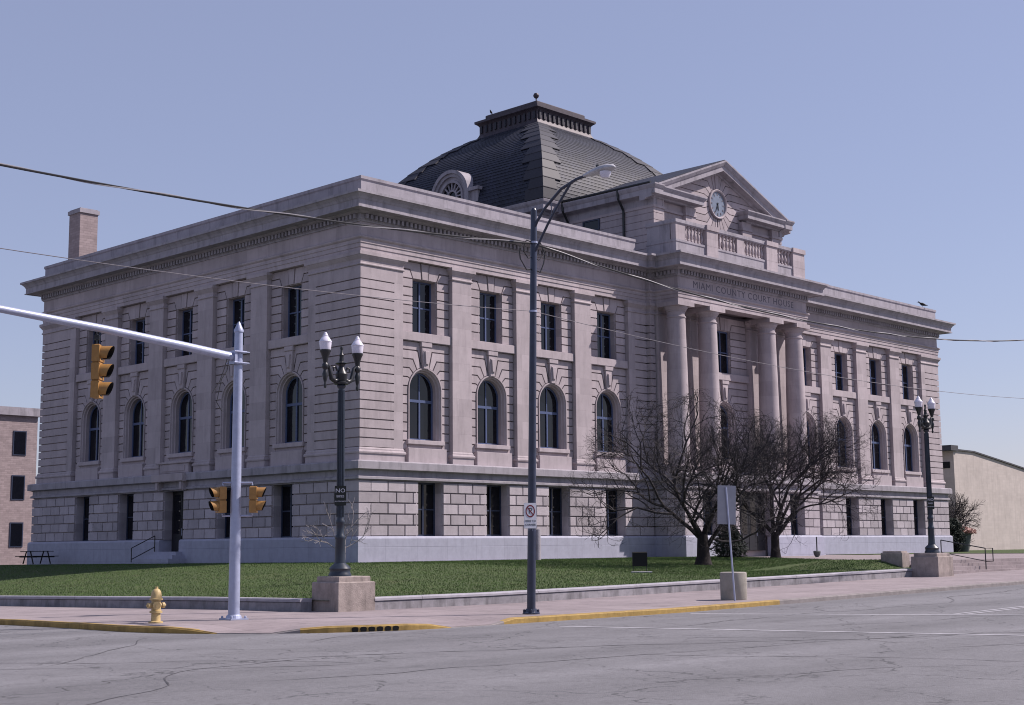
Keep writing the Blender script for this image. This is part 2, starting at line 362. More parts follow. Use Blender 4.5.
# the kerb: plain stretches and yellow painted stretches
def kseg(a, b): return kp2[a:b+1]
i_of = lambda f: min(range(len(kp2)), key=lambda i: f(*kp2[i]))
iA = i_of(lambda x, y: abs(x-KX)+abs(y+25.1)*.5 if y > -26.0 else 99)
def run_type(x, y):
    d = dropped(x, y)
    if x < -9.35 and y < 12: return 'y' if d < .999 else 'r'
    return 'p'
runs = []; cur = [kp2[0]]; ty = run_type(*kp2[0])
for p in kp2[1:]:
    t2 = run_type(*p); cur.append(p)
    if t2 != ty: runs.append((ty, cur)); cur = [p]; ty = t2
runs.append((ty, cur))
for ty, pts in runs:
    if len(pts) < 2: continue
    zt = [.004-.115*dropped(*p) for p in pts]
    edge_run(pts, .15, .02, zt, -.35).build('kerb', m_yellow if ty == 'y' else m_kerb, kind='structure')

# retaining wall round the lawn, following the pavement
WZ = .33
def wall_top(x, y): return H(x, y)+WZ
front_wall = [(x, -23.75) for x in (-19.3, -15, -10, -5, 0, 5, 9.4)]
left_wall = [(-20.95, y) for y in (60, 40, 20, 10, 0, -10, -18, -22.75)]
for path, lab in ((front_wall, 'low concrete retaining wall along the sunlit front pavement'), (left_wall, 'low concrete retaining wall in shade behind the yellow hydrant')):
    rw = thing('retaining_wall', lab, 'wall')
    edge_run(path, .36, 0, WZ-.09, -.3).build('wall', m_conc, rw)
    edge_run(path, .37, .025, WZ, WZ-.088).build('coping', m_cap, rw)
# lawn, rising to the building
def lawn_z(x, y):
    a = max(0, min(1, (y+23.4)/17)); b = max(0, min(1, (x+20.6)/16)); k = min(a, b) if (x < -3) else a
    k = k*k*(3-2*k)*.5+k*.5
    de = (11-x) if y < -19 else (11+(y+19)*.95-x)/1.38
    k = max(k, max(0, min(1, 1-(de-.1)/6))*max(0, min(1, (y+22.9)/1.1)))
    zw = H(max(x, -20.5), y)+WZ-.05
    top = -.02 if y < 3 else -.02-.006*(y-3)
    return zw+(top-zw)*k
def lawn_keep(x, y):
    if not (-20.6 < x and -23.4 < y < 60): return False
    if y < -.5 or x < -.3: pass
    else: return False
    if y >= -19 and x > 11.0+(y+19.0)*.95: return False
    if x > 11.05: return y >= -19 and x < 26
    if x > 26: return False
    return True
lx = rng(-20.6, 27, 68); ly = rng(-23.4, 0, 36)+rng(1, 60, 20)
grid_sheet('lawn', lx, ly, lawn_z, m_soil, lawn_keep, kind='structure')
# paved forecourt, level with the building
def court_z(x, y): return -.06+.0*x if y > -22 else -.12
mb = MB(); mb.prism([(11.05, -22.7), (47.5, -22.7), (47.5, -.2), (26, -.2), (26, -3.3), (11.0, -19.05)], -1, -.075, lambda u, w, z: (u, z, w)); mb.box(-.3, 120, -.6, -.2, -1, -.08)
mb.build('forecourt_path', m_walk, kind='structure')
st = MB()
for k in range(4):
    z1 = -.075-.145*(k+0); st.box(11.05, 47.5, -22.7-.36*(k+1), -22.6-.36*k if k else -22.7, -1.2, z1-.145+.0, tone=.5)
st.build('entrance_steps', m_walk, kind='structure')
gr = MB(); gr.box(47.5, 140, -23.0, -.6, -1, -.05); gr.box(60.5, 140, -.6, 60, -1, -.045); gr.box(40.5, 47.5, -4.2, -.6, -.2, -.045)
gr.build('lawn', m_soil, kind='structure')

# ------------------------------------------------------------------ courthouse
ch = thing('courthouse', 'large pinkish limestone classical courthouse with dark slate dome and columned portico', 'courthouse')
L_, W_ = 59.0, 31.7
TF = lambda u, w, z: (u, -w, z)                 # front wall: u = X
TL = lambda u, w, z: (-w, u, z)                 # left wall:  u = Y
JZ = [13.78-.4591*k for k in range(-2, 19)]     # horizontal joints of the upper wall
Jz = lambda k: 13.78-.4591*k
CHF = (.030, .11)
Z0, ZC = 4.88, 15.12                            # top of belt, underside of architrave
R_O, R_I, ZS = 1.15, .93, 8.57
PORT = [(22.3, 0), (22.3, -.3), (22.75, -.3), (22.75, -2.1), (36.75, -2.1), (36.75, -.3), (37.2, -.3), (37.2, 0)]
RECTP = [(L_, 0), (L_, W_), (0, W_)]
FULL = [(0, 0)]+PORT+RECTP

core = MB(); core.box(.86, L_-.05, .86, W_-.05, -.3, 18.1, .5); core.box(23.4, 36.2, -1.5, 1.2, -.3, 4.3, .5)
core.box(L_-.8, L_, .86, W_, -.3, 15.2); core.box(.8, L_-.5, W_-.8, W_-.002, -.3, 15.2)
core.build('inner_wall', m_plain, ch)
rf = MB(); rf.box(.4, L_-.4, .4, W_-.4, 18.1, 18.25); rf.build('flat_roof', m_roofing, ch)

# --- water table
wtp = [(-.5, -.8), (.35, -.8), (.35, .70), (.338, .712), (.35, .724), (.35, 1.12), (.31, 1.19), (.24, 1.23), (-.5, 1.23)]
wt = MB()
wt.sweep([(0, 14.9), (0, 0), (22.7, 0), (22.7, -2.2), (27.8, -2.2)], wtp)
wt.sweep([(31.9, -2.2), (36.8, -2.2), (36.8, 0), (L_, 0), (L_, W_), (0, W_), (0, 16.9)], wtp)
wt.build('water_table', m_wt, ch)

# --- ground storey ashlar
GR = [(1.23+.535*k, 1.23+.535*(k+1)) for k in range(5)]
gch = (.033, .12); gw = MB()
def gflush():
    global gw
    if gw.f: gw.build('ground_storey_wall', m_ground, ch)
    gw = MB()
def grun(T, a, b, wf=.2, off=0, wb=-.5, first=None):
    for r, (z0, z1) in enumerate(GR):
        par = (r+off) % 2; L = b-a; n = max(1, round(L/1.1)); p = L/n
        cuts = [a+p*i for i in range(n+1)] if par == 0 else [a]+[a+p*(i+.5) for i in range(n)]+[b]
        for c0, c1 in zip(cuts, cuts[1:]):
            gw.prism(rect(c0, c1, z0, z1), wb, wf, T, TN(), gch)
BF = [4.49+4.805*k for k in range(4)]; BFR = [59-b for b in reversed(BF)]
BLc = [5.86+4.97*k for k in range(5)]
def gcorner(corner, d_in, d_out):
    """L-shaped corner blocks. corner point; d_in = unit vector travelled into the corner, d_out = out of it"""
    for r, (z0, z1) in enumerate(GR):
        a, b = ((1.1, .55) if r % 2 == 0 else (.55, 1.1))
        x, y = corner
        gw.sweep([(x-d_in[0]*a, y-d_in[1]*a), (x, y), (x+d_out[0]*b, y+d_out[1]*b)],
                 [(-.5, z0), (.11, z0), (.11, z0+.028), (.2, z0+.028), (.2, z1-.028), (.11, z1-.028), (.11, z1), (-.5, z1)], tone=TN())
def gside(T, a, b, flip):   # wall between a corner block and the first opening
    for r, (z0, z1) in enumerate(GR):
        s = (1.1, .55)[(r+flip) % 2]; p = a+s if b > a else a-s; e = b; d = 1 if b > a else -1
        pts = [p]
        while abs(e-pts[-1]) > 1.4: pts.append(pts[-1]+d*1.1)
        pts.append(e)
        for c0, c1 in zip(pts, pts[1:]): gw.prism(rect(min(c0, c1), max(c0, c1), z0, z1), -.5, .2, T, TN(), gch)
OW = .83
gcorner((0, 0), (0, -1), (1, 0)); gside(TF, 0, BF[0]-OW, 1); gside(TL, 0, BLc[0]-OW, 0); gflush()
for a, b in zip(BF, BF[1:]): grun(TF, a+OW, b-OW); gflush()
grun(TF, BF[3]+OW, 22.5-.05); gflush()
grun(TF, 37.05, BFR[0]-OW); gflush()
for a, b in zip(BFR, BFR[1:]): grun(TF, a+OW, b-OW); gflush()
gcorner((L_, 0), (1, 0), (0, 1)); gside(TF, L_, BFR[3]+OW, 0); gflush()
DW = 1.0
for i in range(4):
    a = BLc[i]+(DW if i == 2 else OW); b = BLc[i+1]-(DW if i == 1 else OW); grun(TL, a, b); gflush()
gcorner((0, W_), (-1, 0), (0, -1)); gside(TL, W_, BLc[4]+OW, 1); gflush()
TP = lambda u, w, z: (u, -2.2-w, z)
for a, b in ((22.7, 24.3), (25.9, 28.0), (31.7, 33.6), (35.2, 36.8)):
    if a == 22.7: gcorner((22.7, -2.2), (0, -1), (1, 0)); gside(TP, a, b, 1)
    elif b == 36.8: gcorner((36.8, -2.2), (1, 0), (0, 1)); gside(TP, b, a, 0)
    else: grun(TP, a, b)
    gflush()
TPL = lambda u, w, z: (22.7-w, u, z)
for r, (z0, z1) in enumerate(GR):
    s = (1.1, .55)[r % 2]; gw.prism(rect(-2.2+s, -.12, z0, z1), -.5, .2, TPL, TN(), gch)
    gw.prism(rect(-1.7, -.12, z0, z1), -.5, .2, lambda u, w, z: (36.8+w, u, z), TN(), gch)
gflush()

# --- belt course above the ground storey
bp = MB(); GP = [(0, 0), (22.7, 0), (22.7, -2.2), (36.8, -2.2), (36.8, 0)]+RECTP
bp.sweep(GP, [(-.5, 3.905), (.14, 3.905), (.16, 3.965), (.30, 3.97), (.30, 4.08), (.22, 4.12), (.20, 4.16), (.2, 4.38), (.3, 4.42), (.45, 4.45), (.45, 4.80), (.38, 4.86), (-.5, 4.90)], closed=True)
bp.box(22.9, 36.6, -2.2, .6, 4.4, 4.897)
bp.build('belt_course', m_corn, ch)

# --- upper walls
def joint_blocks(mb, T, u0, u1, ka, kb, wf, wb=-.82):
    """rows between joint index ka (upper) and kb (lower)"""
    for k in range(ka, kb): mb.prism(rect(u0, u1, Jz(k+1), Jz(k)), wb, wf, T, TN(), CHF)
def bay(T, uc, hw, wf=-.25, rev=.42):
    mb = MB(); U = lambda p: [(uc+a, z) for a, z in p]
    wb = wf-.57
    mb.prism(U(rect(-hw, hw, Z0-.1, Jz(18))), wb, wf, T, .5)
    joint_blocks(mb, T, uc-hw, uc-R_O, 12, 18, wf, wb); joint_blocks(mb, T, uc+R_O, uc+hw, 12, 18, wf, wb)
    mb.prism(U(rect(-R_O, R_O, Jz(18), 5.9)), wb, wf, T, .5)
    # arch zone
    ks = [11, 10, 9, 8, 7]; th = [R(8), R(28), R(46), R(62), R(76)]
    pt = [(math.cos(t)*R_O, ZS+math.sin(t)*R_O) for t in th]
    jl = [[(hw, Jz(12)), (R_O, Jz(12)), (R_O, ZS)]]
    for k, t, p in zip(ks, th, pt):
        zj = Jz(k); ue = max(p[0]+.02, (zj-ZS)/math.tan(t)) if k != 11 else p[0]+.12
        jl.append([(hw, zj), (min(ue, hw-.1), zj), p])
    angs = [0]+th
    for s in (-1, 1):
        for i in range(5):
            lo, hi = jl[i], jl[i+1]
            am = (angs[i]+angs[i+1])/2; mid = (math.cos(am)*R_O, ZS+math.sin(am)*R_O)
            poly = lo+[mid]+hi[::-1]
            if i == 0: poly = [lo[0], lo[1], lo[2], mid]+hi[::-1]
            mb.prism([(uc+s*a, z) for a, z in poly], wb, wf, T, TN(), CHF)
        top = jl[5]
        mb.prism([(uc+s*a, z) for a, z in [top[0], top[1], top[2], (.26, ZS+1.12), (.30, Jz(6)), (hw, Jz(6))]], wb, wf, T, TN(), CHF)
    # keystone
    key = [(-.19, ZS+1.08), (.19, ZS+1.08), (.33, Jz(6)-.25), (-.33, Jz(6)-.25)]
    mb.prism(U(key), wb, wf+.12, T, .7, (.03, .03))
    mb.prism(U([(-.12, ZS+1.3), (.12, ZS+1.3), (.18, Jz(6)-.42), (-.18, Jz(6)-.42)]), wf, wf+.2, T, .7, (.04, .05))
    mb.prism(U(rect(-.38, .38, Jz(6)-.25, Jz(6))), wb, wf+.16, T, .6, (.02, .03))
    # upper window surround
    mb.prism(U(rect(-hw, hw, Jz(6), Jz(5))), wb, -.08 if wf == -.25 else wf+.15, T, .6, (.02, .02))
    joint_blocks(mb, T, uc-hw, uc-.82, -1, 5, wf, wb); joint_blocks(mb, T, uc+.82, uc+hw, -1, 5, wf, wb)
    zt = Jz(-1); zm = Jz(-2)
    for s in (-1, 1):
        mb.prism([(uc+s*a, z) for a, z in [(.22, zt), (.82, zt), (1.02, zm), (hw, zm), (hw, ZC), (.30, ZC)]], wb, wf, T, TN(), CHF)
        mb.prism([(uc+s*a, z) for a, z in [(.82, zt), (hw, zt), (hw, zm), (1.02, zm)]], wb, wf, T, TN(), CHF)
    mb.prism(U([(-.22, zt), (.22, zt), (.30, ZC), (-.30, ZC)]), wb, wf+.03, T, TN(), CHF)
    mb.build('bay_wall', m_stone, ch)
    # sills, pedestal under the arched window, archivolt
    sl = MB(); d = wf+.25
    sl.prism(U(rect(-1.32, 1.32, Z0-.05, 5.62)), wf-.1, d-.03, T, .55, (.02, .02))
    sl.prism(U(rect(-1.28, 1.28, 5.80, 6.03)), wb, d-.10, T, .8, (.02, .02))
    sl.build('window_sill', m_stone, ch)
    av = MB(); prof = [(R_O, wf-.5), (R_O, wf+.05), (1.09, wf+.05), (1.07, wf-.02), (1.01, wf-.05), (.985, wf-.18), (R_I, wf-.2), (R_I, wf-.5)]
    path = [(1, 6.03, 1), (1, ZS, 1)]; pts = []
    for t in rng(0, math.pi, 20): pts.append(('a', t))
    vs = []; m_ = len(prof); rings = [('j', 1, 6.03)]+[('a', t) for t in rng(0, math.pi, 22)]+[('j', -1, 6.03)]
    for q in rings:
        for r_o, w_ in prof:
            if q[0] == 'j': vs.append(T(uc+q[1]*r_o, w_, q[2]))
            else: vs.append(T(uc+math.cos(q[1])*r_o, w_, ZS+math.sin(q[1])*r_o))
    nn = len(rings)
    av.add(vs, [(i*m_+k, (i+1)*m_+k, (i+1)*m_+(k+1) % m_, i*m_+(k+1) % m_) for i in range(nn-1) for k in range(m_)]+[tuple(range(m_)), tuple((nn-1)*m_+k for k in range(m_-1, -1, -1))])
    av.build('archivolt', m_stone, ch, smooth=True)
    arch_window(T, uc, wf-.42); rect_window(T, uc, .82, Jz(5), Jz(-1), wf-rev, True)
def glass_pane(name, polys, w, T, parent, m=None):
    g = MB()
    for p in polys: g.prism(p, w-.02, w, T)
    g.build(name, m or m_glass, parent)
def arch_window(T, uc, w):
    fr = MB(); r = R_I-.005; a = rng(0, math.pi, 20)
    for i in range(20):
        p = [(uc+math.cos(t)*q, ZS+math.sin(t)*q) for t, q in ((a[i], r), (a[i+1], r), (a[i+1], r-.09), (a[i], r-.09))]
        fr.prism(p, w-.08, w, T)
    for s in (-1, 1): fr.prism(rect(min(uc+s*r, uc+s*(r-.09)), max(uc+s*r, uc+s*(r-.09)), 6.0, ZS), w-.08, w, T)
    fr.prism(rect(uc-r+.09, uc+r-.09, 6.03, 6.14), w-.08, w, T)
    fr.prism(rect(uc-r+.09, uc+r-.09, 7.98, 8.12), w-.08, w+.015, T)
    fr.prism(rect(uc-.05, uc+.05, 6.14, 7.98), w-.08, w+.01, T)
    fr.prism(rect(uc-.035, uc+.035, 8.12, ZS+r-.09), w-.08, w-.01, T)
    o = fr.build('window', m_bluef, ch)
    glass_pane('pane', [rect(uc-r+.08, uc+r-.08, 6.12, ZS), [(uc+math.cos(t)*(r-.08), ZS+math.sin(t)*(r-.08)) for t in a]], w-.05, T, o)
def rect_window(T, uc, hw, z0, z1, w, mull=True, parent=None, frm=None):
    fr = MB(); e = .002; f = .085
    for p in (rect(uc-hw+e, uc-hw+f, z0, z1-e), rect(uc+hw-f, uc+hw-e, z0, z1-e), rect(uc-hw+f, uc+hw-f, z0, z0+f), rect(uc-hw+f, uc+hw-f, z1-f, z1-e)): fr.prism(p, w-.08, w, T)
    if mull:
        fr.prism(rect(uc-.045, uc+.045, z0+f, z1-f), w-.08, w+.01, T)
        zm = z0+(z1-z0)*.5; fr.prism(rect(uc-hw+f, uc+hw-f, zm-.035, zm+.035), w-.08, w-.012, T)
    o = fr.build('window', frm or m_bluef, ch)
    glass_pane('pane', [rect(uc-hw+f-.01, uc+hw-f+.01, z0+f-.01, z1-f+.01)], w-.05, T, o)
    return o
for u in BF+BFR: bay(TF, u, 1.71)
for u in BLc: bay(TL, u, 1.76)
# ground storey windows and doors
for u in BF+BFR: rect_window(TF, u, OW, 1.23, 3.905, -.40, frm=m_frame)
for i, u in enumerate(BLc):
    if i != 2: rect_window(TL, u, OW, 1.23, 3.905, -.40, frm=m_frame)
for u in (25.1, 34.4): rect_window(TP, u, .8, 1.23, 3.905, -.35, frm=m_frame)
def door(T, u, hw, z0, z1, w):
    d = MB()
    d.prism(rect(u-hw+.002, u-.01, z0, z1), w-.1, w, T, .5, (.03, .02)); d.prism(rect(u+.01, u+hw-.002, z0, z1), w-.1, w, T, .5, (.03, .02))
    o = d.build('door', m_door, ch)
    glass_pane('pane', [rect(u-hw+.2, u-.15, z0+1.0, z1-.2), rect(u+.15, u+hw-.2, z0+1.0, z1-.2)], w+.02, T, o)
    h = MB(); h.tube([T(u-.12, w+.06, z0+.9), T(u-.12, w+.06, z0+1.3)], .02, 6); h.build('handle', m_galv, o)
door(TL, BLc[2], DW, .55, 3.905, -.40)
for u in (28.95, 30.75): door(TP, u, .9, .3, 3.905, -.45)
# tablet and bracketed hood over the side door
hd = MB(); c = BLc[2]
hd.prism(rect(c-1.45, c+1.45, 4.88, 5.42), 0, .22, TL, .6, (.03, .03)); hd.prism(rect(c-1.15, c+1.15, 4.98, 5.32), .2, .26, TL, .4, (.03, .02))
hd.prism(rect(c-1.6, c+1.6, 4.40, 4.84), .4, .66, TL, .5, (.03, .05)); hd.prism(rect(c-1.75, c+1.75, 5.42, 5.54), 0, .3, TL, .6, (.02, .02))
for s in (-1, 1): hd.prism(rect(c+s*1.2-.16, c+s*1.2+.16, 3.93, 4.42), .2, .55, TL, .5, (.04, .08))
hd.build('door_hood', m_stone, ch)

# --- corner piers, quoins, pilasters
qp = []
for k in range(19): qp.append((k, [(-.82, Jz(k+0) if k else 14.46), (-.0, 0), ]))
def quoins(path, rows=range(-1, 18), mb=None):
    for k in rows:
        z0, z1 = Jz(k+1), (Jz(k) if k >= 0 else 14.45)
        top = 0 if k < 0 else .030
        mb.sweep(path, [(-.82, z0), (-.11, z0), (-.11, z0+.030), (0, z0+.030)]+([(0, z1-.030), (-.11, z1-.030), (-.11, z1)] if k >= 0 else [(0, z1)])+[(-.82, z1)], tone=.35+.3*TN())
for path in ([(0, 3.53), (0, 0), (2.2, 0)], [(56.8, 0), (L_, 0), (L_, 3.5)], [(3, W_), (0, W_), (0, 28.15)],
             [(21.2, 0), (22.3, 0), (22.3, -.3), (22.75, -.3), (22.75, .35)], [(36.75, .35), (36.75, -.3), (37.2, -.3), (37.2, 0), (37.8, 0)]):
    qm = MB(); quoins(path, mb=qm); qm.build('quoins', m_stone, ch)
def strips():
    F_ = [(2.2, 2.78, TF), (20.605, 21.2, TF), (37.8, 38.395, TF), (56.22, 56.8, TF), (3.53, 4.1, TL), (27.5, 28.15, TL)]
    for a, b, T in F_: mb = MB(); mb.prism(rect(a, b, Jz(18), 14.45), -.82, -.001, T, .55); mb.build('pier_strip', m_plain, ch)
strips()
cap_p = [(-.2, 14.45), (.05, 14.46), (.065, 14.50), (.05, 14.55), (.015, 14.58), (.015, 14.74), (.06, 14.80), (.13, 14.90), (.15, 14.94), (.18, 14.95), (.18, 15.115), (-.2, 15.115)]
base_p = [(-.2, Z0-.02), (.06, Z0-.02), (.06, 5.20), (.11, 5.22), (.125, 5.29), (.10, 5.35), (.05, 5.38), (.05, 5.44), (.02, 5.50), (.0, 5.518), (-.2, 5.518)]
def pier_trim(path, name='pier_trim'):
    mb = MB(); mb.sweep(path, cap_p); mb.sweep(path, base_p); return mb
def trim(path):
    for p_, n_ in ((cap_p, 'pier_capital'), (base_p, 'pier_base')): tr = MB(); tr.sweep(path, p_); tr.build(n_, m_plain, ch)
trim([(.25, 4.1), (0, 4.1), (0, 0), (2.78, 0), (2.78, .25)]); trim([(56.22, .25), (56.22, 0), (L_, 0), (L_, 3.5)]); trim([(3, W_), (0, W_), (0, 27.5), (.25, 27.5)])
trim([(20.605, .25), (20.605, 0), (22.3, 0), (22.3, -.3), (22.75, -.3), (22.75, .35)]); trim([(36.75, .35), (36.75, -.3), (37.2, -.3), (37.2, 0), (38.395, 0), (38.395, .25)])
# cores of the trims
fl = MB()
for a, b, T in ((0.03, 2.78, TF), (20.605, 22.3, TF), (37.2, 38.395, TF), (56.22, L_-.03, TF), (.03, 4.1, TL), (27.5, W_-.03, TL)):
    fl.prism(rect(a, b, 14.452, 15.118), -.8, -.01, T); fl.prism(rect(a, b, Z0-.05, 5.515), -.8, -.01, T)
fl.prism(rect(22.3, 22.75, Z0-.05, 5.515), -.5, .29, TF); fl.prism(rect(22.3, 22.75, 14.452, 15.118), -.5, .29, TF)
fl.prism(rect(36.75, 37.2, Z0-.05, 5.515), -.5, .29, TF); fl.prism(rect(36.75, 37.2, 14.452, 15.118), -.5, .29, TF)
fl.build('pier_core', m_plain, ch)
def pilaster(T, a, b, left=False, wf=0, wb=-.82):
    mb = MB(); mb.prism(rect(a, b, Z0-.02, 15.12), wb, wf, T, .45+.2*TN()); o = mb.build('pilaster', m_plain, ch)
    t2 = MB()
    if left: path = [(.25, b), (0, b), (0, a), (.25, a)]
    else: path = [(a, -wf+.25), (a, -wf), (b, -wf), (b, -wf+.25)]
    t2.sweep(path, cap_p); o2 = t2.build('capital', m_plain, o)
    t3 = MB(); t3.sweep(path, base_p); t3.build('base', m_plain, o)
for lst in (BF, BFR):
    for a, b in zip(lst, lst[1:]): pilaster(TF, a+1.712, b-1.712)
for a, b in zip(BLc, BLc[1:]): pilaster(TL, a+1.762, b-1.762, True)

# --- portico: back wall, antae, columns
PC = 29.75; CX = [PC-6.4, PC-3.23, PC+3.23, PC+6.4]
TB = lambda u, w, z: (u, .0-w, z)
bay(lambda u, w, z: (u, -w-.42, z), 29.88, 2.6, wf=-.25, rev=.22)
for a, b in ((22.752, CX[0]-.5), (CX[0]+.5, CX[1]-.5), (CX[2]+.5, CX[3]-.5), (CX[3]+.5, 36.748)):
    pw = MB(); joint_blocks(pw, TB, a, b, -2, 18, -.15, -.82); pw.prism(rect(a, b, Z0-.02, Jz(18)), -.82, -.15, TB)
    pw.prism(rect(a, b, Jz(-2), ZC), -.82, -.15, TB); pw.build('portico_back_wall', m_stone, ch)

for x in CX: pilaster(TF, x-.52, x+.52, wf=.5, wb=-.5)
CY = -1.45
def column(x):
    o = MB(); o.lathe([(0, 5.45), (.66, 5.45), (.655, 6.5), (.645, 8.5), (.62, 10.8), (.585, 12.8), (.56, 14.15), (.60, 14.17), (.61, 14.21), (.60, 14.25), (.555, 14.27), (0, 14.27)], (x, CY, 0), 40)
    c = o.build('column', m_plain, ch, smooth=True)
    k = MB(); k.lathe([(0, 14.26), (.552, 14.26), (.552, 14.52), (.60, 14.55), (.60, 14.60), (.66, 14.66), (.73, 14.78), (.75, 14.84), (0, 14.84)], (x, CY, 0), 36)
    k.box(x-.80, x+.80, CY-.80, CY+.80, 14.842, 15.115); k.build('capital', m_plain, c, smooth=True)
    b = MB(); b.box(x-.85, x+.85, CY-.64, CY+.8, 4.88, 5.14); b.lathe([(0, 5.14), (.82, 5.14), (.86, 5.20), (.86, 5.28), (.80, 5.35), (.72, 5.36), (.70, 5.45), (0, 5.45)], (x, CY, 0), 32); b.build('base', m_plain, c, smooth=True)
for x in CX: column(x)

# --- entablature
ar = MB(); ar.sweep(FULL, [(-.85, 15.12), (.02, 15.12), (.02, 15.33), (.055, 15.345), (.055, 15.545), (.09, 15.56), (.09, 15.74), (.14, 15.77), (.18, 15.82), (.18, 15.88), (.03, 15.94), (0, 15.99), (0, 16.62), (-.85, 16.62)], closed=True)
ar.box(23.5, 36.0, -1.4, .5, 15.42, 15.6); ar.build('entablature', m_plain, ch)
co = MB(); co.sweep(FULL, [(-.85, 16.62), (.06, 16.62), (.10, 16.70), (.13, 16.71), (.13, 16.97), (.24, 16.99), (.34, 17.07), (.36, 17.10), (.80, 17.12), (.80, 17.085), (.91, 17.085), (.91, 17.14), (.85, 17.16), (.85, 17.47), (.88, 17.50), (.93, 17.60), (1.03, 17.70), (1.07, 17.73), (1.13, 17.75), (1.13, 17.87), (.2, 17.97), (-.85, 17.97)], closed=True)
co.build('cornice', m_corn, ch)
dn = MB()
for (a, b) in zip(FULL, FULL[1:]+FULL[:1]):
    if a[0] == L_ or (a[1] == W_ and b[1] == W_): continue
    d = Vector((b[0]-a[0], b[1]-a[1])); l = d.length; d.normalize(); nrm = Vector((d.y, -d.x))
    t_ = .12
    if l < .6: continue
    while t_ < l-.05:
        p = Vector(a)+d*(t_+.075); q = [(p+d*s*.075+nrm*w_) for s, w_ in ((-1, .12), (1, .12), (1, .29), (-1, .29))]
        dn.add([(v.x, v.y, z) for z in (16.74, 16.965) for v in q], [(0,3,2,1),(4,5,6,7),(0,1,5,4),(1,2,6,5),(2,3,7,6),(3,0,4,7)], .5); t_ += .29
dn.build('dentils', m_corn, ch)
pp = MB(); pp.sweep([(38.1, 0), (L_, 0), (L_, W_), (0, W_), (0, 0), (21.4, 0)], [(-.5, 17.9), (.06, 17.9), (.06, 18.10), (.0, 18.14), (0, 18.72), (.06, 18.78), (.06, 18.93), (-.5, 18.95)])
pp.build('parapet', m_corn, ch)
# lettering on the frieze
def text(s, size, parent, matrix, m, name='lettering', extr=.01, align='CENTER', sx=1, spc=1.0):
    c = bpy.data.curves.new(name, 'FONT'); c.body = s; c.size = size; c.extrude = extr; c.align_x = align; c.align_y = 'CENTER'; c.resolution_u = 2; c.space_character = spc
    o = bpy.data.objects.new(name, c); COL.objects.link(o); c.materials.append(m)
    if parent is not None: o.parent = parent
    me = bpy.data.meshes.new_from_object(o); bpy.data.objects.remove(o); o = bpy.data.objects.new(name, me); COL.objects.link(o)
    if parent is not None: o.parent = parent
    o.matrix_local = matrix @ Matrix.Diagonal((sx, 1, 1, 1)); return o
FR = Matrix(((1,0,0,0),(0,0,-1,0),(0,1,0,0),(0,0,0,1)))     # text standing on a wall that faces -Y
t = text("MIAMI COUNTY COURT HOUSE", .60, ch, Matrix.Translation((29.75, -2.102, 16.26)) @ FR, m_letter, extr=.004, sx=1.16, spc=1.12)

# --- balustrade
bl = MB(); y0 = -2.1
TBal = lambda u, w, z: (u, -2.0-w, z)
def bal_path(w): return
bl.sweep([(22.75, .2), (22.75, -2.05), (36.75, -2.05), (36.75, .2)], [(-.42, 17.9), (.05, 17.9), (.05, 18.1), (0, 18.14), (0, 18.72), (.04, 18.76), (.04, 18.88), (-.42, 18.88)])
bl.sweep([(22.75, .2), (22.75, -2.05), (36.75, -2.05), (36.75, .2)], [(-.42, 19.86), (.03, 19.86), (.07, 19.92), (.07, 20.12), (-.42, 20.15)])
bl.box(22.752, 23.16, -1.6, .15, 18.87, 19.87); bl.box(36.34, 36.748, -1.6, .15, 18.87, 19.87)
bl.build('balustrade', m_corn, ch)
PIER = [(22.76, 23.7, 0), (25.72, 26.88, .13), (29.1, 29.85, 0), (32.2, 33.45, .13), (35.35, 36.74, .10)]
for a, b, o_ in PIER:
    mb = MB(); mb.box(a, b, -2.045-o_, -1.66, 18.87, 19.87)
    if o_: mb.box(a, b, -2.045-o_, -1.9, 17.95, 18.88); mb.box(a-.04, b+.04, -2.09-o_-.03, -1.9, 19.865, 20.165)
    mb.build('balustrade_pier', m_plain, ch)
def baluster_mesh():
    mb = MB(); mb.box(-.1, .1, -.1, .1, 0, .1); mb.lathe([(.05, .1), (.09, .14), (.06, .2), (.115, .38), (.10, .5), (.05, .7), (.045, .78), (.09, .84), (.09, .88), (0, .88)], (0, 0, 0), 10); mb.box(-.1, .1, -.1, .1, .88, .99)
    return mb
b0 = None
for (a, _, _), (p, q) in zip(PIER, [(PIER[i][1], PIER[i+1][0]) for i in range(4)]):
    n = max(4, int((q-p)/.33)); 
    for i in range(n):
        x = p+(q-p)*(i+.5)/n
        if b0 is None: b0 = baluster_mesh().build('baluster', m_plain, ch, smooth=True); b0.location = (x, -1.88, 18.88)
        else: c = b0.copy(); COL.objects.link(c); c.parent = ch; c.location = (x, -1.88, 18.88)

# --- attic wing with clock pediment
WX0, WX1 = 22.9, 36.9; PM = 29.95
at = MB()
at.box(WX0+.06, WX1-.06, .4, 8.2, 17.9, 21.75)
for k in range(8):
    z0 = 18.2+.4425*k; z1 = z0+.4425
    at.sweep([(WX1, 8.0), (WX1, -.3)] and [(WX0, 8.0), (WX0, -.3), (WX0+.9, -.3), (WX0+.9, .0)], [(-.3, z0), (-.04, z0), (0, z0+.024), (0, z1-.024), (-.04, z1), (-.3, z1)], tone=.35+.3*TN()) if z1 < 21.31 else None
    if z1 < 21.31: at.sweep([(WX1-.9, 0), (WX1-.9, -.3), (WX1, -.3), (WX1, 8.0)], [(-.3, z0), (-.04, z0), (0, z0+.024), (0, z1-.024), (-.04, z1), (-.3, z1)], tone=.35+.3*TN())
at.build('attic_wall', m_stone, ch)
